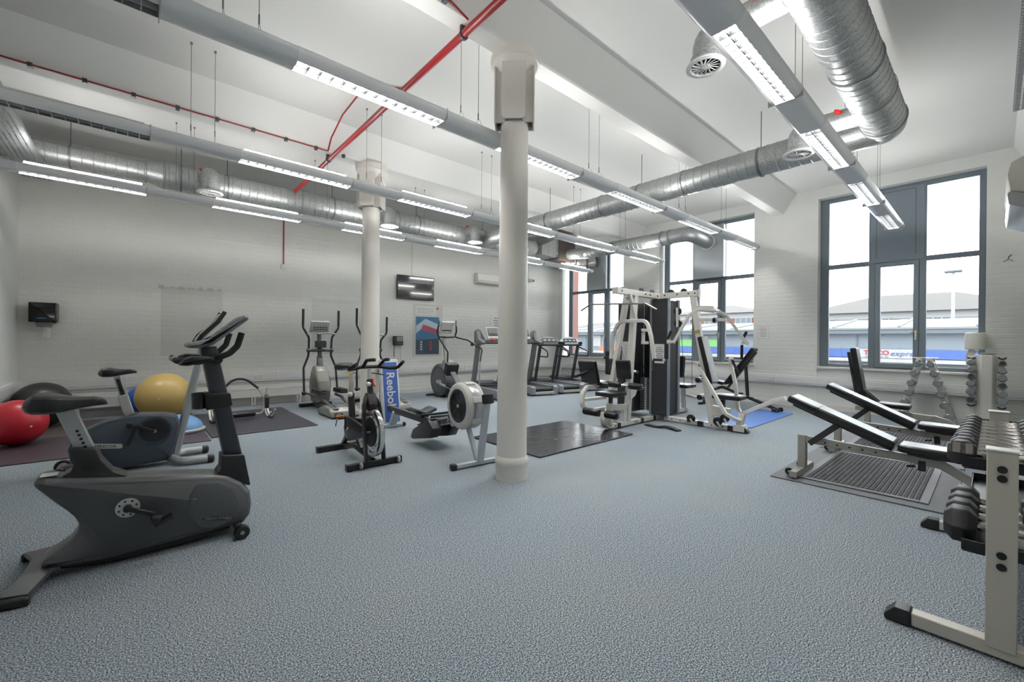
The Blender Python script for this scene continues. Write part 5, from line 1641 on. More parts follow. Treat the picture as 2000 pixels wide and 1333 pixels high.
for x, sg in ((6.8, -1), (7.28, 1)):
    if sg < 0:
        pts = [(x, 3.2, 1.06), (x, 3.1, .93), (x, 2.72, .3), (x + .08, 2.6, .22), (7.0, 2.58, .2)]
    else:
        pts = [(x, 2.86, 1.14), (x, 2.76, .72), (x, 2.72, .34), (x - .08, 2.62, .22), (7.1, 2.58, .2)]
    g(MB().rtube(fillet(pts, .08, 5), .05, .05, (1, 0, 0)), 'leg_lever')
    p = Vector(pts[0])
    g(MB().cyl(p + Vector((0, -.04, -.02)), p + Vector((0, -.14, -.24)), .02, n=12), 'lever_grip', M_FOAM, bevel=0)
    g(MB().bar(p, p + Vector((0, -.06, -.01)), .04, .03, (1, 0, 0)), 'grip_bracket')
for dx in (-.05, .05):
    g(MB().bar((7.045 + dx, 2.62, .06), (7.045 + dx, 2.56, .3), .02, .08, (1, 0, 0)), 'lever_pedestal')
g(MB().bb(6.97, 7.12, 2.52, 2.68, .02, .12), 'pedestal_block')
g(MB().bar((7.04, 2.62, .27), (7.04, 2.1, .56), .05, .06, (1, 0, 0)), 'foot_lever')
g(MB().bar((7.04, 2.1, .56), (7.04, 1.98, .6), .1, .05, (1, 0, 0)), 'foot_pad', M_WHITE)
for y_, z0, x in ((3.35, .12, 6.98), (2.9, .14, 6.95), (2.8, .2, 6.97)):
    g(MB().lathe([(.015, -.025), (.065, -.025), (.055, 0), (.065, .025), (.015, .025)], (x, y_, z0), (1, 0, 0), 20), 'pulley', M_BLACK, bevel=0)
    g(MB().bar((x - .03, y_, z0), (x - .03, y_ - .04, z0 - .06), .006, .03, (1, 0, 0)), 'pulley_bracket', M_WFRAME, bevel=0)
for z0, y_ in ((.76, 3.29), (.475, 3.26)):
    g(MB().lathe([(.03, 0), (.045, .012), (.048, .03), (.048, .2), (.045, .22), (.03, .23)], (7.3, y_, z0), (-1, 0, 0), 16), 'foam_roller', M_VINYL, bevel=0)
    g(MB().cyl((7.0, y_ - .2, z0), (7.35, y_, z0), .012, n=8), 'roller_tube', M_CHROME, bevel=0)
# station C: leg press chair on the far side
g(MB().bar((6.62, 5.2, .9), (6.86, 5.2, .5), .06, .07), 'chair_mast')
g(MB().rtube(fillet([(6.88, 5.2, .52), (6.55, 5.2, .52), (6.4, 5.2, .4), (6.4, 5.2, .2), (6.5, 5.2, .05), (6.85, 5.2, .05)], .12, 6), .09, .05, (0, 1, 0)), 'curved_stand')
g(MB().rtube(fillet([(6.42, 5.18, .28), (7.2, 5.1, .28), (7.35, 5.0, .28), (7.35, 4.8, .28)], .12, 6), .05, .1, (0, 0, 1)), 'stand_brace')
g(MB().box((6.66, 5.25, .8), (.09, .42, .46), (0, R(-17), 0)), 'back_pad', M_VINYL, bevel=.03, seg=4)
g(MB().bb(6.8, 7.25, 5.05, 5.4, .53, .6), 'seat', M_VINYL, bevel=.025, seg=4)
g(MB().bar((6.56, 5.2, .8), (6.2, 5.22, .73), .05, .05), 'side_handle', M_FOAM)
g(MB().bar((6.85, 5.2, .5), (7.6, 5.2, .46), .07, .07), 'slide_rail', M_BLACK)
g(MB().cyl((7.2, 5.2, .48), (7.28, 5.2, .476), .045, n=14), 'rail_collar', M_CHROME, bevel=0)
g(MB().bb(7.62, 7.68, 4.92, 5.58, .68, 1.2), 'foot_plate', M_BLACKM, bevel=.03, seg=4)
g(MB().bar((7.68, 5.2, .95), (7.85, 5.0, .5), .06, .06), 'plate_arm')
# station D: seat on the window side
g(MB().bar((8.2, 4.08, .05), (8.15, 4.08, .5), .07, .07), 'seat_column')
g(MB().bar((7.6, 4.08, .07), (7.72, 4.08, .95), .05, .06), 'chair_mast')
g(MB().bb(7.95, 8.35, 3.9, 4.22, .5, .57), 'seat', M_VINYL, bevel=.02, seg=4)
g(MB().box((7.95, 4.1, .92), (.08, .3, .42), (0, R(8), 0)), 'back_pad', M_VINYL, bevel=.03, seg=4)
g(MB().bar((7.72, 4.08, .8), (8.2, 4.05, .75), .05, .05), 'chair_arm')
g(MB().bar((8.2, 4.08, .35), (8.2, 3.75, .3), .04, .05), 'chair_arm')
g(MB().prism(fil2([(7.6, .08), (7.9, .08), (7.85, .22), (7.72, .28), (7.6, .2)], .03, 3), .03, 'xz', at=4.0), 'cam_plate')
# ------------------------------------------------------------------ floor mats on the weights side
M_CRACK = mat('cracked_black_rubber', '24252b', .22, noise=.2, nscale=2.5, bump=.35, bscale=9)
t = thing('rubber_mat', 'glossy cracked black rubber mat between the near column and the multi gym', 'mat', (4.6, 4.22, 0))
MB().bb(-1.0, .98, -.66, .7, .0005, .022).build('mat_slab', M_CRACK, t, bevel=.008)
rr = random.Random(5)
M_CHIP = mat('exposed_foam', '575046', .8, noise=.2, nscale=30)
for cx, cy, n in ((-.55, .0, 9), (-.8, -.35, 6), (.2, .35, 5), (-.15, -.05, 6)):
    for k in range(n):
        a, l = rr.uniform(-.5, .5), rr.uniform(.06, .22)
        c = Vector((cx + rr.uniform(-.25, .25), cy + rr.uniform(-.15, .15), .0222))
        d = Vector((math.cos(a), math.sin(a), 0))
        q = Vector((-d.y, d.x, 0))
        w_ = rr.uniform(.004, .02)
        pl = [c - d * l / 2, c - d * l * .2 + q * w_, c + d * l * .15 + q * w_ * .6, c + d * l / 2, c + d * l * .1 - q * w_ * .7, c - d * l * .25 - q * w_ * .4]
        m = MB().add(pl + [p + Vector((0, 0, .0016)) for p in pl], [(6, 7, 8, 9, 10, 11)] + [(i, (i + 1) % 6, 6 + (i + 1) % 6, 6 + i) for i in range(6)])
        m.build('worn_patch', M_CHIP, t, smooth=False)
floor_mat('bright blue exercise mat behind the multi gym, by the window bench', 7.5, 9.68, 2.6, 3.42, .016, mat('blue_mat', '3f6ab0', .5, noise=.06, nscale=2))
M_GMAT = mat('grey_textured_rubber', '55565a', .55, bump=.5, bscale=70)
floor_mat('grey textured rubber mat lying under the ribbed mat of the front bench', 4.98, 6.84, .2, 1.54, .012, M_GMAT, name='rubber_mat')
floor_mat('grey textured rubber mat lying under the ribbed mat of the rear bench', 6.88, 9.1, .2, 1.54, .012, M_GMAT, name='rubber_mat')
def ribbed_mat(label, x0, x1, y0, y1):
    t = thing('ribbed_mat', label, 'mat', ((x0 + x1) / 2, (y0 + y1) / 2, .0125))
    hx, hy = (x1 - x0) / 2, (y1 - y0) / 2
    b = MB()
    for a in ((-hx, hx, -hy, -hy + .06), (-hx, hx, hy - .06, hy), (-hx, -hx + .06, -hy + .06, hy - .06), (hx - .06, hx, -hy + .06, hy - .06)):
        b.bb(*a, 0, .01)
    b.build('border', mat('grey_mat_border', '5d5e63', .5), t, bevel=.003)
    MB().bb(-hx + .05, hx - .05, -hy + .05, hy - .05, 0, .003).build('mat_backing', mat('pale_backing', '67686c', .6), t)
    n = int((2 * hy - .12) / .037)
    for k in range(n):
        y_ = -hy + .06 + (k + .5) * (2 * hy - .12) / n
        m = MB()
        L = 2 * hx - .12
        nseg = 26
        for s_ in range(nseg):
            xa = -L / 2 + s_ * L / nseg
            m.bb(xa + .004, xa + L / nseg - .004, y_ - .0125, y_ + .0125, .002, .013)
        m.bb(-L / 2, L / 2, y_ - .009, y_ + .009, .002, .011)
        m.build('rubber_rib', M_RUBBER, t, smooth=False)
    return t
ribbed_mat('black ribbed rubber mat with grey border under the front incline bench', 5.13, 6.78, .36, 1.33)
ribbed_mat('black ribbed rubber mat with grey border under the rear incline bench', 7.05, 8.85, .36, 1.33)

# ------------------------------------------------------------------ incline benches
M_BGREY = mat('warm_grey_bench_frame', '9c9a93', .4, metal=.1)
M_BDARK = mat('dark_bench_frame', '2b2728', .45)
def incline_bench(label, x, back_pts, tag_):
    """bench lying along -y; head at y 1.4"""
    t = thing('incline_bench', label, 'weight bench', (x, .85, .0128), -PI / 2)
    # local x = forward (-y world); y_world = .85 - lx
    def L(y):
        return .85 - y
    (yt, zt), (yb, zb) = back_pts
    d = Vector((L(yb) - L(yt), 0, zb - zt)).normalized()
    n = Vector((-d.z, 0, d.x))
    if n.z < 0:
        n = -n
    p0, p1 = Vector((L(yt), 0, zt)), Vector((L(yb), 0, zb))
    MB().bar(p0, p1, .28, .075, (0, 1, 0)).build('back_pad', M_VINYL, t, bevel=.022, seg=4)
    mid = p0.lerp(p1, .3)
    MB().bar(mid - d * .012, mid + d * .012, .283, .078, (0, 1, 0)).build('pad_seam_tape', M_BLACK, t, bevel=.01)
    q0, q1 = p0.lerp(p1, .06) - n * .05, p1 - n * .05
    for sy in (-.05, .05):
        MB().bar(q0 + Vector((0, sy, 0)), q1 + Vector((0, sy, 0)), .025, .035, (0, 1, 0)).build('back_support', M_BDARK, t, bevel=.004)
    MB().bar((L(.575), 0, .435), (L(.16), 0, .425), .28, .07, (0, 1, 0)).build('seat_pad', M_VINYL, t, bevel=.022, seg=4)
    MB().bar((L(.52), 0, .385), (L(.2), 0, .375), .05, .04, (0, 1, 0)).build('seat_support', M_BDARK, t, bevel=.004)
    MB().bar((L(1.345), 0, .06), (L(1.345), 0, .41), .075, .075).build('front_post', M_BGREY, t, bevel=.008)
    ft = MB().bar((L(1.35), -.3, .04), (L(1.35), .3, .04), .065, .06, (1, 0, 0)).build('front_foot', M_BGREY, t, bevel=.006)
    for sy in (-1, 1):
        wheel(t, (L(1.41), sy * .2, .04), .04, .03, (0, 1, 0))
        MB().bar((L(1.35), sy * .3, .04), (L(1.35), sy * .31, .04), .068, .063, (1, 0, 0)).build('foot_cap', M_BGREY, t, bevel=.004)
    MB().bar((L(1.31), 0, .37), (L(.5), 0, .335), .06, .07).build('main_beam', M_BGREY, t, bevel=.008)
    for k in range(6):
        xx = L(1.24 - k * .1)
        MB().cyl((xx, -.033, .365 - k * .004), (xx, -.029, .365 - k * .004), .01, n=10).build('adjust_hole', M_BLACK, t)
    MB().rtube(fillet([(L(.52), 0, .335), (L(.3), 0, .32), (L(.12), 0, .22), (L(.02), 0, .05)], .12, 6), .06, .07, (0, 1, 0)).build('rear_leg', M_BGREY, t, bevel=.006)
    MB().bar((L(.02), -.25, .035), (L(.02), .25, .035), .06, .05, (1, 0, 0)).build('rear_foot', M_BGREY, t, bevel=.006)
    s0 = p0.lerp(p1, .52) - n * .05
    for sy in (-.06, .06):
        MB().bar((L(1.27), sy, .335), (s0.x, sy, s0.z), .02, .055, (0, 1, 0)).build('back_strut', M_BDARK, t, bevel=.006)
    MB().bar((L(.42), 0, .24), (L(.42), 0, .33), .07, .05).build('seat_lock', M_BLACK, t, bevel=.004)
    MB().bar((L(.46), -.05, .28), (L(.52), -.05, .27), .02, .02).build('lock_pin', M_BLACK, t, bevel=.004)
    return t
incline_bench('incline bench with worn black pads on the ribbed mat, in front', 5.35, ((1.45, .8), (.6, .445)), 0)
incline_bench('incline bench with worn black pads on the ribbed mat, behind the front one', 6.92, ((1.45, .83), (.6, .43)), 1)
t = thing('upright_bench', 'weight bench with its black backrest raised almost upright near the window', 'weight bench', (8.6, .85, .0128), -PI / 2)
MB().bar((-.62, 0, 1.32), (-.5, 0, .52), .27, .08, (0, 1, 0)).build('back_pad', M_VINYL, t, bevel=.022, seg=4)
MB().bar((-.69, 0, 1.25), (-.56, 0, .42), .1, .035, (0, 1, 0)).build('back_support', M_BDARK, t, bevel=.005)
MB().bar((-.42, 0, .46), (.05, 0, .45), .28, .07, (0, 1, 0)).build('seat_pad', M_VINYL, t, bevel=.022, seg=4)
MB().bar((-.6, 0, .37), (.3, 0, .32), .06, .07).build('main_beam', M_BGREY, t, bevel=.008)
MB().bar((-.45, 0, .05), (-.45, 0, .37), .07, .07).build('front_post', M_BGREY, t, bevel=.008)
MB().bar((-.45, -.28, .035), (-.45, .28, .035), .06, .05, (1, 0, 0)).build('front_foot', M_BGREY, t, bevel=.006)
MB().rtube(fillet([(.28, 0, .33), (.45, 0, .28), (.6, 0, .05)], .1, 5), .06, .07, (0, 1, 0)).build('rear_leg', M_BGREY, t, bevel=.006)
MB().bar((.6, -.25, .035), (.6, .25, .035), .06, .05, (1, 0, 0)).build('rear_foot', M_BGREY, t, bevel=.006)
for sy in (-.06, .06):
    MB().bar((-.55, sy, .7), (-.2, sy, .36), .02, .05, (0, 1, 0)).build('back_strut', M_BDARK, t, bevel=.005)

# bench by the wall behind the multi gym
t = thing('folding_bench', 'black incline bench beside the blue mat below the window pier', 'weight bench', (9.7, 3.85, 0), -PI / 2)
MB().bar((.55, 0, 1.28), (.0, 0, .5), .28, .07, (0, 1, 0)).build('back_pad', M_VINYL, t, bevel=.02, seg=4)
MB().bar((-.05, 0, .5), (-.55, 0, .62), .28, .07, (0, 1, 0)).build('seat_pad', M_VINYL, t, bevel=.02, seg=4)
MB().bar((.58, 0, 1.2), (.02, 0, .42), .1, .03, (0, 1, 0)).build('back_support', M_BDARK, t, bevel=.005)
for sy in (-.07, .03):
    MB().bar((.38, sy, .92), (.42, sy, .26), .025, .03).build('back_strut', M_BDARK, t, bevel=.004)
MB().rtube(fillet([(-.5, 0, .05), (-.42, 0, .3), (-.1, 0, .42), (.25, 0, .3), (.95, 0, .06)], .15, 6), .06, .06, (0, 1, 0)).build('curved_frame', M_BDARK, t, bevel=.006)
MB().bar((-.5, -.25, .03), (-.5, .25, .03), .06, .05, (1, 0, 0)).build('rear_foot', M_BDARK, t, bevel=.006)
MB().bar((.95, -.18, .05), (.95, .18, .05), .06, .05, (1, 0, 0)).build('front_foot', M_BDARK, t, bevel=.006)
for sy in (-1, 1):
    wheel(t, (1.0, sy * .12, .045), .045, .03)
for k in range(6):
    MB().bb(.3 + k * .1 - .015, .3 + k * .1 + .015, -.035, .035, .30 - k * .038, .33 - k * .038).build('adjust_notch', M_BLACK, t, bevel=.003)
MB().tube(fillet([(-.3, -.03, .5), (-.34, -.03, .42), (-.28, -.03, .36), (-.2, -.03, .4)], .03, 4), .012, 8).build('lock_lever', M_STEEL, t)

# band on the floor
t = MB().rtube(fillet([(6.42, 3.84, .012), (6.36, 3.62, .012), (6.45, 3.5, .035), (6.4, 3.38, .03), (6.36, 3.24, .012)], .1, 6), .1, .022, (1, 0, 0)).build('resistance_strap', M_BLACKM, None, bevel=.003)
tag(t, 'black padded strap lying on the carpet in front of the multi gym', 'strap')

# ------------------------------------------------------------------ hex dumbbell rack
M_RACK = mat('cream_grey_rack', 'b8b4aa', .4)
t = thing('dumbbell_rack', 'two tier dumbbell rack with cream posts and black shelves, cut by the frame', 'dumbbell rack', (3.72, -.03, 0))
for x in (-.82, .82):
    MB().bb(x - .04, x + .04, -.047, .047, .05, .928).build('post', M_RACK, t, bevel=.004)
    MB().bb(x - .045, x + .045, -.05, .05, .928, .936).build('post_cap', M_WHITE, t, bevel=.002)
    MB().bb(x - .035, x + .035, -.3, .29, .012, .075).build('foot', M_RACK, t, bevel=.005)
    for sg in (-1, 1):
        ya, yb = (.29, .39) if sg > 0 else (-.3, -.38)
        MB().prism(fil2([(ya, .006), (ya, .08), (ya + .6 * (yb - ya), .08), (yb, .03), (yb, .006)], .008, 2), .078, 'yz', at=x).build('foot_cap', M_BLACK, t, bevel=.003)
    for z_ in (.85, .81, .47, .42):
        MB().cyl((x - .041, 0, z_), (x - .047, 0, z_), .016, n=14).build('bolt_cap', M_BLACK, t)
        MB().cyl((x + .041, 0, z_), (x + .047, 0, z_), .016, n=14).build('bolt_cap', M_BLACK, t)
M_SHELF = mat('black_shelf_steel', '1e1f22', .35, metal=.2)
for z_ in (.825, .435):
    for x in (-.79, .79):
        MB().bb(x - .008, x + .008, -.16, .125, z_, z_ + .05).build('shelf_bracket', M_SHELF, t, bevel=.002)
    for y0, y1 in ((.045, .12), (-.155, -.08)):
        r_ = MB().bb(-.8, .8, y0, y1, z_ - .004, z_).build('shelf_rail', M_SHELF, t, bevel=.001)
        MB().bb(-.8, .8, (y1 - .004) if y0 > 0 else y0, y1 if y0 > 0 else y0 + .004, z_, z_ + .045).build('rail_lip', M_SHELF, r_, bevel=.001)
M_HEX = mat('black_rubber_hex', '1f1f21', .5)
M_HANDLE = mat('worn_chrome_handle', 'cdc7c0', .2, metal=1.0, noise=.25, nscale=40)
def hex_dumbbell(label, x, z, r, L, gap, text, group, wear=False):
    """lies along y; z is the height of the shelf it rests on"""
    zc = z + r * .866
    t = thing('hex_dumbbell', label, 'dumbbell', (x, -.03, z), 0, group)
    hz = zc - z
    for sg in (-1, 1):
        y0 = sg * gap / 2
        prof = [(r * .62, 0), (r * .97, .027), (r, .032), (r, L - .034), (r * .97, L - .029), (r * .6, L)]
        m = MB()
        d = Vector((0, sg, 0))
        for k, (rad, h_) in enumerate(prof):
            pass
        vs, fs = [], []
        for rad, h_ in prof:
            for q in range(6):
                a = PI / 3 * q + (0 if True else 0)
                vs.append((rad * math.cos(a), y0 + sg * h_, hz + rad * math.sin(a)))
        for i in range(len(prof) - 1):
            for q in range(6):
                f = (i * 6 + q, i * 6 + (q + 1) % 6, (i + 1) * 6 + (q + 1) % 6, (i + 1) * 6 + q)
                fs.append(f if sg < 0 else f[::-1])
        e0, e1 = list(range(6)), list(range((len(prof) - 1) * 6, len(prof) * 6))
        fs += [e0[::-1], e1] if sg < 0 else [e0, e1[::-1]]
        h = m.add(vs, fs).build('head', M_HEX, t, bevel=.005)
        if text and sg > 0:
            nrm = Vector((-math.cos(PI / 6), 0, math.sin(PI / 6)))
            c = Vector((0, y0 + sg * (L * .47), hz)) + nrm * (r * .866 + .0005)
            up = Vector((math.sin(PI / 6), 0, math.cos(PI / 6)))
            w_ = L * .36
            hh = r * .42
            fr = MB()
            yv = Vector((0, -1, 0))
            for a, b, s1, s2 in ((0, hh, w_, .002), (0, -hh, w_, .002), (w_, 0, .002, hh), (-w_, 0, .002, hh)):
                pc = c + yv * a + up * b
                fr.add([pc + yv * (i * s1) + up * (j * s2) + nrm * k for k in (0, .0012) for i, j in ((-1, -1), (1, -1), (1, 1), (-1, 1))],
                       [(4, 5, 6, 7), (0, 1, 5, 4), (1, 2, 6, 5), (2, 3, 7, 6), (3, 0, 4, 7)])
            fr.build('label_border', M_BLACK, h, smooth=False)
            plate = MB().add([c + yv * (i * w_) + up * (j * hh) + nrm * .0005 for i, j in ((-1, -1), (1, -1), (1, 1), (-1, 1))], [(0, 1, 2, 3)])
            plate.build('label_plate', mat('worn_label', '6f6a64', .6), h, smooth=False)
            text_mb(text, .025 * r / .07, depth=.0015, bold=.0008).xf(basis(c + nrm * .0012, -up, yv)).build('label_lettering', M_BLACK, h, smooth=False)
    MB().lathe([(.017, -gap / 2 - .005), (.017, -gap / 2 + .02), (.0135, -gap / 2 + .028), (.0165, 0), (.0135, gap / 2 - .028), (.017, gap / 2 - .02), (.017, gap / 2 + .005)], (0, 0, hz), (0, 1, 0), 16).build('handle', M_HANDLE, t)
    return t
TOPX = [2.985, 3.115, 3.245, 3.375, 3.51, 3.66, 3.83, 4.0, 4.17, 4.33]
names = ['nearest the cream post', 'second from the cream post', 'third from the cream post', 'fourth from the cream post', 'fifth from the cream post', 'sixth from the cream post', 'seventh from the cream post', 'eighth from the cream post', 'second to last before the far post', 'last before the far post']
for i, x in enumerate(TOPX):
    hex_dumbbell('black hex dumbbell marked 10KG on the top shelf, nearest the cream post' if i == 0 else 'black hex dumbbell on the top shelf, ' + names[i], x, .8255, .066 - i * .0016, .098 - i * .002, .155, '10KG' if i == 0 else ('9KG' if i == 2 else None), 'hex dumbbells on the top shelf')
for i, x in enumerate((3.07, 3.24, 3.41, 3.6)):
    hex_dumbbell('large black hex dumbbell on the bottom shelf, ' + names[i], x, .4355, .092 - i * .003, .115, .15, None, 'hex dumbbells on the bottom shelf')

# ------------------------------------------------------------------ chrome dumbbell racks by the window
M_CHD = mat('dull_chrome', 'a8aaac', .25, metal=.85)
M_CHF = mat('grey_end_cap', '8c8f92', .4, metal=.3)
def chrome_dumbbell(label, c, r, group, dark):
    """held nose on, axis along x"""
    t = thing('chrome_dumbbell', label, 'dumbbell', c, 0, group)
    L = .05 + r * .4
    for s_ in (-1, 1):
        x0 = s_ * .075
        MB().lathe([(r * .8, 0), (r, .008), (r, L - .01), (r * .86, L)], (x0, 0, 0), (s_, 0, 0), 24).build('head', M_CHD, t)
        MB().lathe([(r * .8, 0), (r * .78, .003)], (x0 + s_ * (L - .001), 0, 0), (s_, 0, 0), 24).build('end_disc', M_DGREY if dark else M_CHF, t)
    MB().cyl((-.08, 0, 0), (.08, 0, 0), .014, n=12).build('handle', M_CHROME, t)
    return t
XA = 10.25
t = thing('a_frame_rack', 'white a frame rack for chrome dumbbells standing below the window', 'dumbbell rack', (XA, .79, 0))
for sg, (ya, yb) in ((1, (.06, .3)), (-1, (-.06, -.36))):
    MB().bar((0, ya, 1.15), (0, yb, .03), .05, .085, (1, 0, 0)).build('leg_plate', M_WFRAME, t, bevel=.008)
    MB().bar((.0, yb, .03), (.3, yb, .03), .06, .05).build('foot', M_WFRAME, t, bevel=.006)
    MB().bar((.24, ya, 1.15), (.24, yb, .03), .03, .085, (1, 0, 0)).build('leg_plate', M_WFRAME, t, bevel=.008)
    MB().bb(-.02, .26, min(ya - sg * .06, ya + sg * .1), max(ya - sg * .06, ya + sg * .1), 1.155, 1.165).build('top_plate', M_WFRAME, t, bevel=.002)
    MB().cyl((-.028, ya, 1.1), (-.022, ya, 1.1), .016, n=12).build('end_plug', M_BLACK, t)
LY = [(.873, 1.053), (.911, .897), (.944, .726), (.977, .555), (1.021, .374), (1.054, .179)]
RY = [(.706, 1.055), (.662, .9), (.62, .739), (.577, .555), (.53, .379), (.484, .178)]
ordn = ['topmost', 'second from the top', 'third from the top', 'third from the bottom', 'second from the bottom', 'lowest']
for side, pts in (('bench side', LY), ('tower side', RY)):
    for i, (y_, z_) in enumerate(pts):
        chrome_dumbbell('chrome dumbbell on the %s of the a frame rack, %s' % (side, ordn[i]), (XA - .02, y_, z_), .052 + i * .003, 'chrome dumbbells on the a frame rack', (i * 3 + len(side)) % 3 == 0)
t = thing('tower_rack', 'white tower rack holding two columns of chrome dumbbells below the paper dispenser', 'dumbbell rack', (10.15, .07, 0))
poly = [(-.11, .02), (-.06, -.05), (.06, -.05), (.11, .02), (.11, .2), (-.11, .2)]
m = MB()
K = len(poly)
vs = [(p[1], p[0], z_) for z_ in (.06, 1.24) for p in poly]
fs = [(k, (k + 1) % K, K + (k + 1) % K, K + k) for k in range(K)] + [list(range(K))[::-1], list(range(K, 2 * K))]
m.add(vs, fs).build('centre_column', M_WFRAME, t, bevel=.01)
for sg in (-1, 1):
    MB().bb(.02, .05, min(sg * .1, sg * .2), max(sg * .1, sg * .2), .1, 1.22).build('holder_plate', M_WFRAME, t, bevel=.008)
    for z_ in ((1.19, .43) if sg > 0 else (1.2, .42)):
        MB().rtube([(.012, sg * .165 + .045 * math.cos(a), z_ + .02 + .045 * math.sin(a)) for a in [R(q) for q in range(200, 341, 20)]], .02, .02, (1, 0, 0)).build('empty_cradle', M_BLACK, t)
MB().lathe([(.09, 0), (.1, .008), (.1, .02), (.08, .026)], (.05, 0, 1.24), (0, 0, 1), 28).build('top_cap', M_STEEL, t)
MB().bb(-.1, .3, -.22, .22, .0, .06).build('base_plate', M_WFRAME, t, bevel=.015)
TL = [1.122, 1.004, .893, .78, .65, .52]
TR = [1.113, .999, .885, .77, .645, .52]
for side, y_, zs in (('window side', .236, TL), ('wall side', -.096, TR)):
    for i, z_ in enumerate(zs):
        chrome_dumbbell('chrome dumbbell on the %s of the tower rack, %s' % (side, ordn[i]), (10.15, y_, z_), .044 + i * .0025, 'chrome dumbbells on the tower rack', (i * 2 + len(side)) % 3 == 0)
        c_ = MB().rtube([(.005, (y_ - .07) + (.052 + i * .0025) * math.cos(a), z_ + (.052 + i * .0025) * math.sin(a)) for a in [R(q) for q in range(200, 341, 20)]], .03, .008, (1, 0, 0))
        c_.build('cradle', M_BLACK, t)
# ------------------------------------------------------------------ wall things
def on_back(x):
    return Vector((x, back_y(x), 0))
def wall_thing(name, label, cat, x, z, group=None):
    t = thing(name, label, cat, (x, back_y(x) - .006, z), ang_b, group)
    return t
def sheet_lines(t, w, h, rows, y=-.004, m=None, top=.8, first=None):
    for k in range(rows):
        ww = w * (.62 + .3 * ((k * 37) % 10) / 10)
        z_ = h / 2 * top - k * (h * .82 / max(1, rows))
        MB().bb(-ww / 2, ww / 2, y - .0008, y, z_ - h * .012, z_ + h * .012).build('printed_line', (first if k == 0 and first else (m or M_INK)), t, smooth=False)
# television
t = wall_thing('television', 'black flat television mounted on the brick wall', 'television', 5.5, 2.757)
MB().bb(-.525, .525, -.09, -.04, -.306, .306).build('cabinet', M_BLACK, t, bevel=.008)
MB().bb(-.505, .505, -.092, -.089, -.27, .29).build('screen', mat('dark_glass_screen', '16181a', .08, coat=.5), t)
MB().bb(-.15, .15, -.04, 0, -.12, .12).build('wall_bracket', M_DGREY, t)
MB().bb(-.1, -.076, -.02, 0, .3, 1.15).build('cable_cover', M_TRIM, t)
# split air conditioner on the brick wall
def split_ac(t):
    MB().prism(fil2([(-.0, .0), (-.2, .02), (-.22, .08), (-.2, .28), (-.16, .31), (0, .31)], .03, 4), .95, 'yz', at=0, inset=.01).build('casing', mat('pale_ac_plastic', 'd5d3cd', .4), t)
    MB().bar((-.42, -.19, .03), (.42, -.19, .03), .09, .012, (0, 1, .3)).build('outlet_vane', M_LGREY, t)
    MB().bb(-.46, .46, -.224, -.215, .085, .09).build('panel_seam', M_MGREY, t)
t = wall_thing('air_conditioner', 'white split air conditioner on the brick wall beside the near column', 'air conditioner', 7.85, 3.05)
split_ac(t)
# air conditioner on the near wall, seen from its end
t = thing('air_conditioner', 'cream air conditioner above the dumbbell rack, seen from its end', 'air conditioner', (4.25, YR, 2.27))
MB().prism(fil2([(0, .1), (.3, .1), (.385, .14), (.4, .24), (.385, .32), (.33, .345), (0, .345)], .03, 5), .9, 'yz', at=.45, inset=.008).build('casing', mat('cream_ac_plastic', 'cbc5ba', .45), t)
MB().prism(fil2([(.06, .0), (.3, .0), (.39, .05), (.4, .14), (.3, .1), (.06, .1)], .02, 4), .86, 'yz', at=.45).build('outlet_vane', M_CHROME, t)
MB().bb(.01, .03, .1, .16, .0, .1).build('drain_pan', M_BLACK, t)
MB().bb(-.002, .001, .2, .22, .2, .215).build('end_badge', M_DGREY, t)
# cctv
t = wall_thing('security_camera', 'small white security camera on the brick wall near the corner', 'security camera', 9.5, 3.35)
MB().bb(-.04, .04, -.1, 0, -.06, .05).build('mount', M_WHITE, t, bevel=.01)
MB().lathe([(.05, 0), (.055, .05), (.055, .13), (.045, .14)], (.0, -.06, 0), (.3, -1, -.2), 18).build('body', M_WHITE, t)
MB().cyl((.04, -.193, -.027), (.043, -.203, -.029), .036, n=16).build('lens', M_BLACK, t)
MB().bb(-.035, -.02, -.015, 0, .05, 1.1).build('cable_cover', M_TRIM, t)
# towel dispenser
t = wall_thing('towel_dispenser', 'glossy black paper towel dispenser on the brick wall near the corner', 'towel dispenser', -1.125, 1.785)
MB().prism(fil2([(-.155, -.16), (.155, -.16), (.155, .16), (-.155, .16)], .01, 2), .26, 'xz', at=-.13, inset=.02).build('cabinet', mat('gloss_black', '101112', .12), t)
MB().bb(-.06, .04, -.263, -.259, -.1, -.088).build('blue_strip', mat('blue_strip', '2f6f9e', .5), t)
MB().prism([(-.09, -.155), (.09, -.155), (.075, -.235), (-.075, -.235)], .16, 'xz', at=-.12).build('outlet', M_MGREY, t)
MB().sweep(fillet([(.03, -.12, -.23), (.01, -.13, -.33), (.0, -.14, -.43), (.05, -.14, -.41), (.06, -.13, -.26)], .03, 4), [(-.03, -.001), (.03, -.001), (.03, .001), (-.03, .001)], (.6, .8, 0)).build('paper_tail', M_PAPER, t)
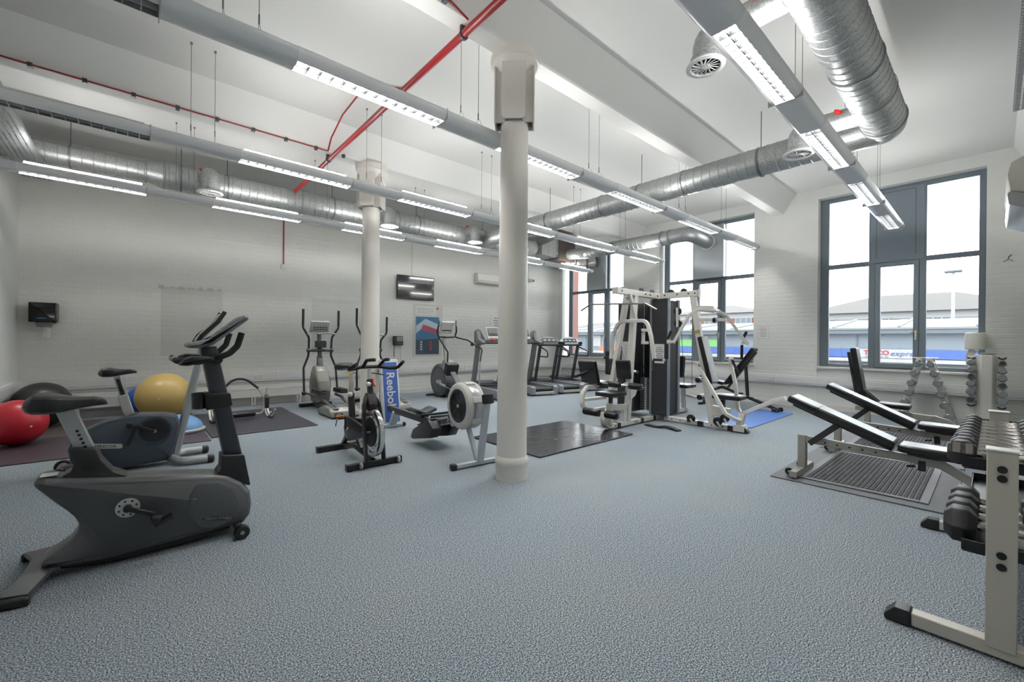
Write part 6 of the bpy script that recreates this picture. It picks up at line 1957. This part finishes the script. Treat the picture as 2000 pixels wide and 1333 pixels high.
# clear acrylic sheets fixed to the bricks
M_ACR = mat('clear_acrylic', 'd7dad6', .08, alpha=.07)
def acrylic(label, x, z, w, h):
    o = MB().bb(x - w / 2, x + w / 2, 0, .005, z - h / 2, z + h / 2)
    o.v = [Vector((v.x, back_y(v.x) - .014 + v.y, v.z)) for v in o.v]
    t = o.build('acrylic_sheet', M_ACR, None)
    tag(t, label, 'wall panel')
acrylic('large clear acrylic sheet on bare bricks above the exercise mats', .82, 1.7, .96, 1.3)
acrylic('clear acrylic sheet with smudges behind the two pewter cross trainers', 3.53, 1.68, 1.1, 1.26)
t = wall_thing('tape_mark', 'worn strip of tape residue above the acrylic sheet over the mats', 'tape mark', .8, 2.36)
rr = random.Random(9)
for k in range(7):
    x_ = -.45 + k * .15
    MB().bb(x_ - rr.uniform(.03, .07), x_ + rr.uniform(.02, .06), -.004, -.002, rr.uniform(-.05, -.01), rr.uniform(.0, .03)).build('residue', mat('tape_residue', 'cbc6bf', .8), t, smooth=False)
# posters
def poster(label, x, z, w, h, seed):
    t = wall_thing('poster', label, 'poster', x, z)
    MB().bb(-w / 2 - .1, w / 2 + .1, -.006, -.002, -h / 2 - .06, h / 2 + .34).build('acrylic_cover', M_ACR, t)
    MB().bb(-w / 2, w / 2, -.004, -.001, -h / 2, h / 2).build('print', mat('poster_blue', '2f6f9c', .5, noise=.35, nscale=9), t)
    M1 = mat('poster_red', 'b2435a', .5)
    M2 = mat('poster_pale', 'bcd0de', .5)
    M3 = mat('poster_dark', '23394c', .5, noise=.4, nscale=30)
    def poly(pts, m, y, nm):
        MB().add([(p[0] * w / 2, y, p[1] * h / 2) for p in pts], [list(range(len(pts)))[::-1]]).build(nm, m, t, smooth=False)
    poly([(-1, -1), (1, -1), (1, -.15), (-1, -.25)], M3, -.0045, 'crowd_band')
    poly([(-1, .1), (-.2, .55), (1, .3), (1, .6), (-.2, .9), (-1, .5)], M2, -.0046, 'pale_swoosh')
    poly([(-.6, .3), (1, .05), (1, .3), (-.4, .6)], M1, -.0048, 'red_swoosh')
    for k in range(4):
        for c_, m in ((-.55, M2), (.25, M1)):
            MB().bb(w / 2 * c_ - .03, w / 2 * c_ + .03, -.0062, -.0055, h / 2 * (-.38 - k * .13), h / 2 * (-.3 - k * .13)).build('text_block', m, t, smooth=False)
    MB().bb(-w / 2 - .02, w / 2 - .12, -.0075, -.006, h / 2 + .06, h / 2 + .28).build('notice_sheet', M_PAPER, t, smooth=False)
    for k in range(4):
        MB().bb(-w / 2 + .02, w / 2 - .16, -.009, -.0078, h / 2 + .22 - k * .04, h / 2 + .228 - k * .04).build('printed_line', M_INK, t, smooth=False)
    MB().cyl((w / 2 - .05, -.0062, h / 2 + .24), (w / 2 - .05, -.0075, h / 2 + .24), .03, n=14).build('red_seal', M_REDPL, t)
poster('blue event poster behind clear acrylic with a white notice above it', 5.89, 1.51, .69, 1.01, 1)
t = wall_thing('notice_sheet', 'white printed notice with blue footer between treadmills and near column', 'notice', 8.22, 1.75)
MB().bb(-.22, .22, -.004, -.001, -.35, .45).build('paper', M_PAPER, t)
sheet_lines(t, .34, .8, 9)
MB().bb(-.22, .22, -.0052, -.004, -.35, -.18).build('blue_footer', mat('teal_footer', '3f7f9a', .5), t, smooth=False)
# telephone
t = wall_thing('wall_telephone', 'grey wall telephone with small green screen behind the spin bike', 'telephone', 5.03, 1.37)
MB().bb(-.13, .13, -.07, 0, -.12, .12).build('body', mat('dark_phone', '33373c', .4), t, bevel=.012)
MB().bb(-.14, -.07, -.1, -.06, -.12, .12).build('handset', M_BLACK, t, bevel=.015)
MB().bb(-.04, .11, -.076, -.07, -.01, .1).build('screen_surround', M_LGREY, t, bevel=.003)
MB().bb(-.015, .09, -.08, -.075, .015, .08).build('screen', mat('green_lcd', '8a9a6a', .4), t)
for j in range(3):
    for i in range(4):
        MB().bb(-.04 + i * .035, -.015 + i * .035, -.076, -.07, -.04 - j * .025, -.025 - j * .025).build('key', M_MGREY, t)
MB().tube([(-.1, -.05, -.12), (-.11, -.04, -.3), (-.1, -.03, -.42)], .008, 6).build('curly_cord', M_BLACK, t)
MB().bb(.085, .1, -.012, 0, -.72, -.12).build('cable_cover', M_TRIM, t)
# window wall notice, socket plug and paper dispenser
def pier_notice(label, y, z, w, h, rows):
    t = thing('notice_sheet', label, 'notice', (XW - .006, y, z), -PI / 2)
    MB().bb(-w / 2 - .02, w / 2 + .02, -.005, -.002, -h / 2 - .02, h / 2 + .02).build('clear_sleeve', M_ACR, t)
    MB().bb(-w / 2, w / 2, -.006, -.003, -h / 2, h / 2).build('paper', M_PAPER, t)
    sheet_lines(t, w * .8, h, rows, -.0062, None, .72, M_REDINK)
pier_notice('white safety notice with a red heading on the pier between two windows', 3.52, 1.64, .22, .28, 7)
t = thing('paper_dispenser', 'white drum shaped paper roll dispenser on the pier above the tower rack', 'paper dispenser', (10.72, .2, 1.31))
MB().lathe([(.1, .0), (.128, .012), (.132, .04), (.132, .25), (.128, .285), (.11, .295)], (0, 0, 0), (0, 0, 1), 36).build('drum', mat('ivory_plastic', 'd6d5cb', .4), t)
MB().bb(-.02, .12, -.11, -.04, .05, .24).build('wall_bracket', M_WHITE, t)
MB().sweep(fillet([(-.02, .02, .0), (-.04, .06, -.07), (-.03, .07, -.16), (-.02, .05, -.28)], .05, 4), [(-.05, -.001), (.05, -.001), (.05, .001), (-.05, .001)], (0, 1, 0)).build('paper_tail', M_PAPER, t)
# broken plaster marks
t = thing('plaster_crack', 'short dark crack in the pier paint below the air conditioner', 'crack', (XW - .001, -.16, 2.84), -PI / 2)
MB().tube([(-.06, -.004, -.05), (-.01, -.004, -.02), (.0, -.004, .03), (.03, -.004, .06)], .005, 5).build('crack_line', M_DGREY, t)
MB().tube([(.0, -.004, -.02), (.05, -.004, -.05)], .004, 5).build('crack_line', M_DGREY, t)
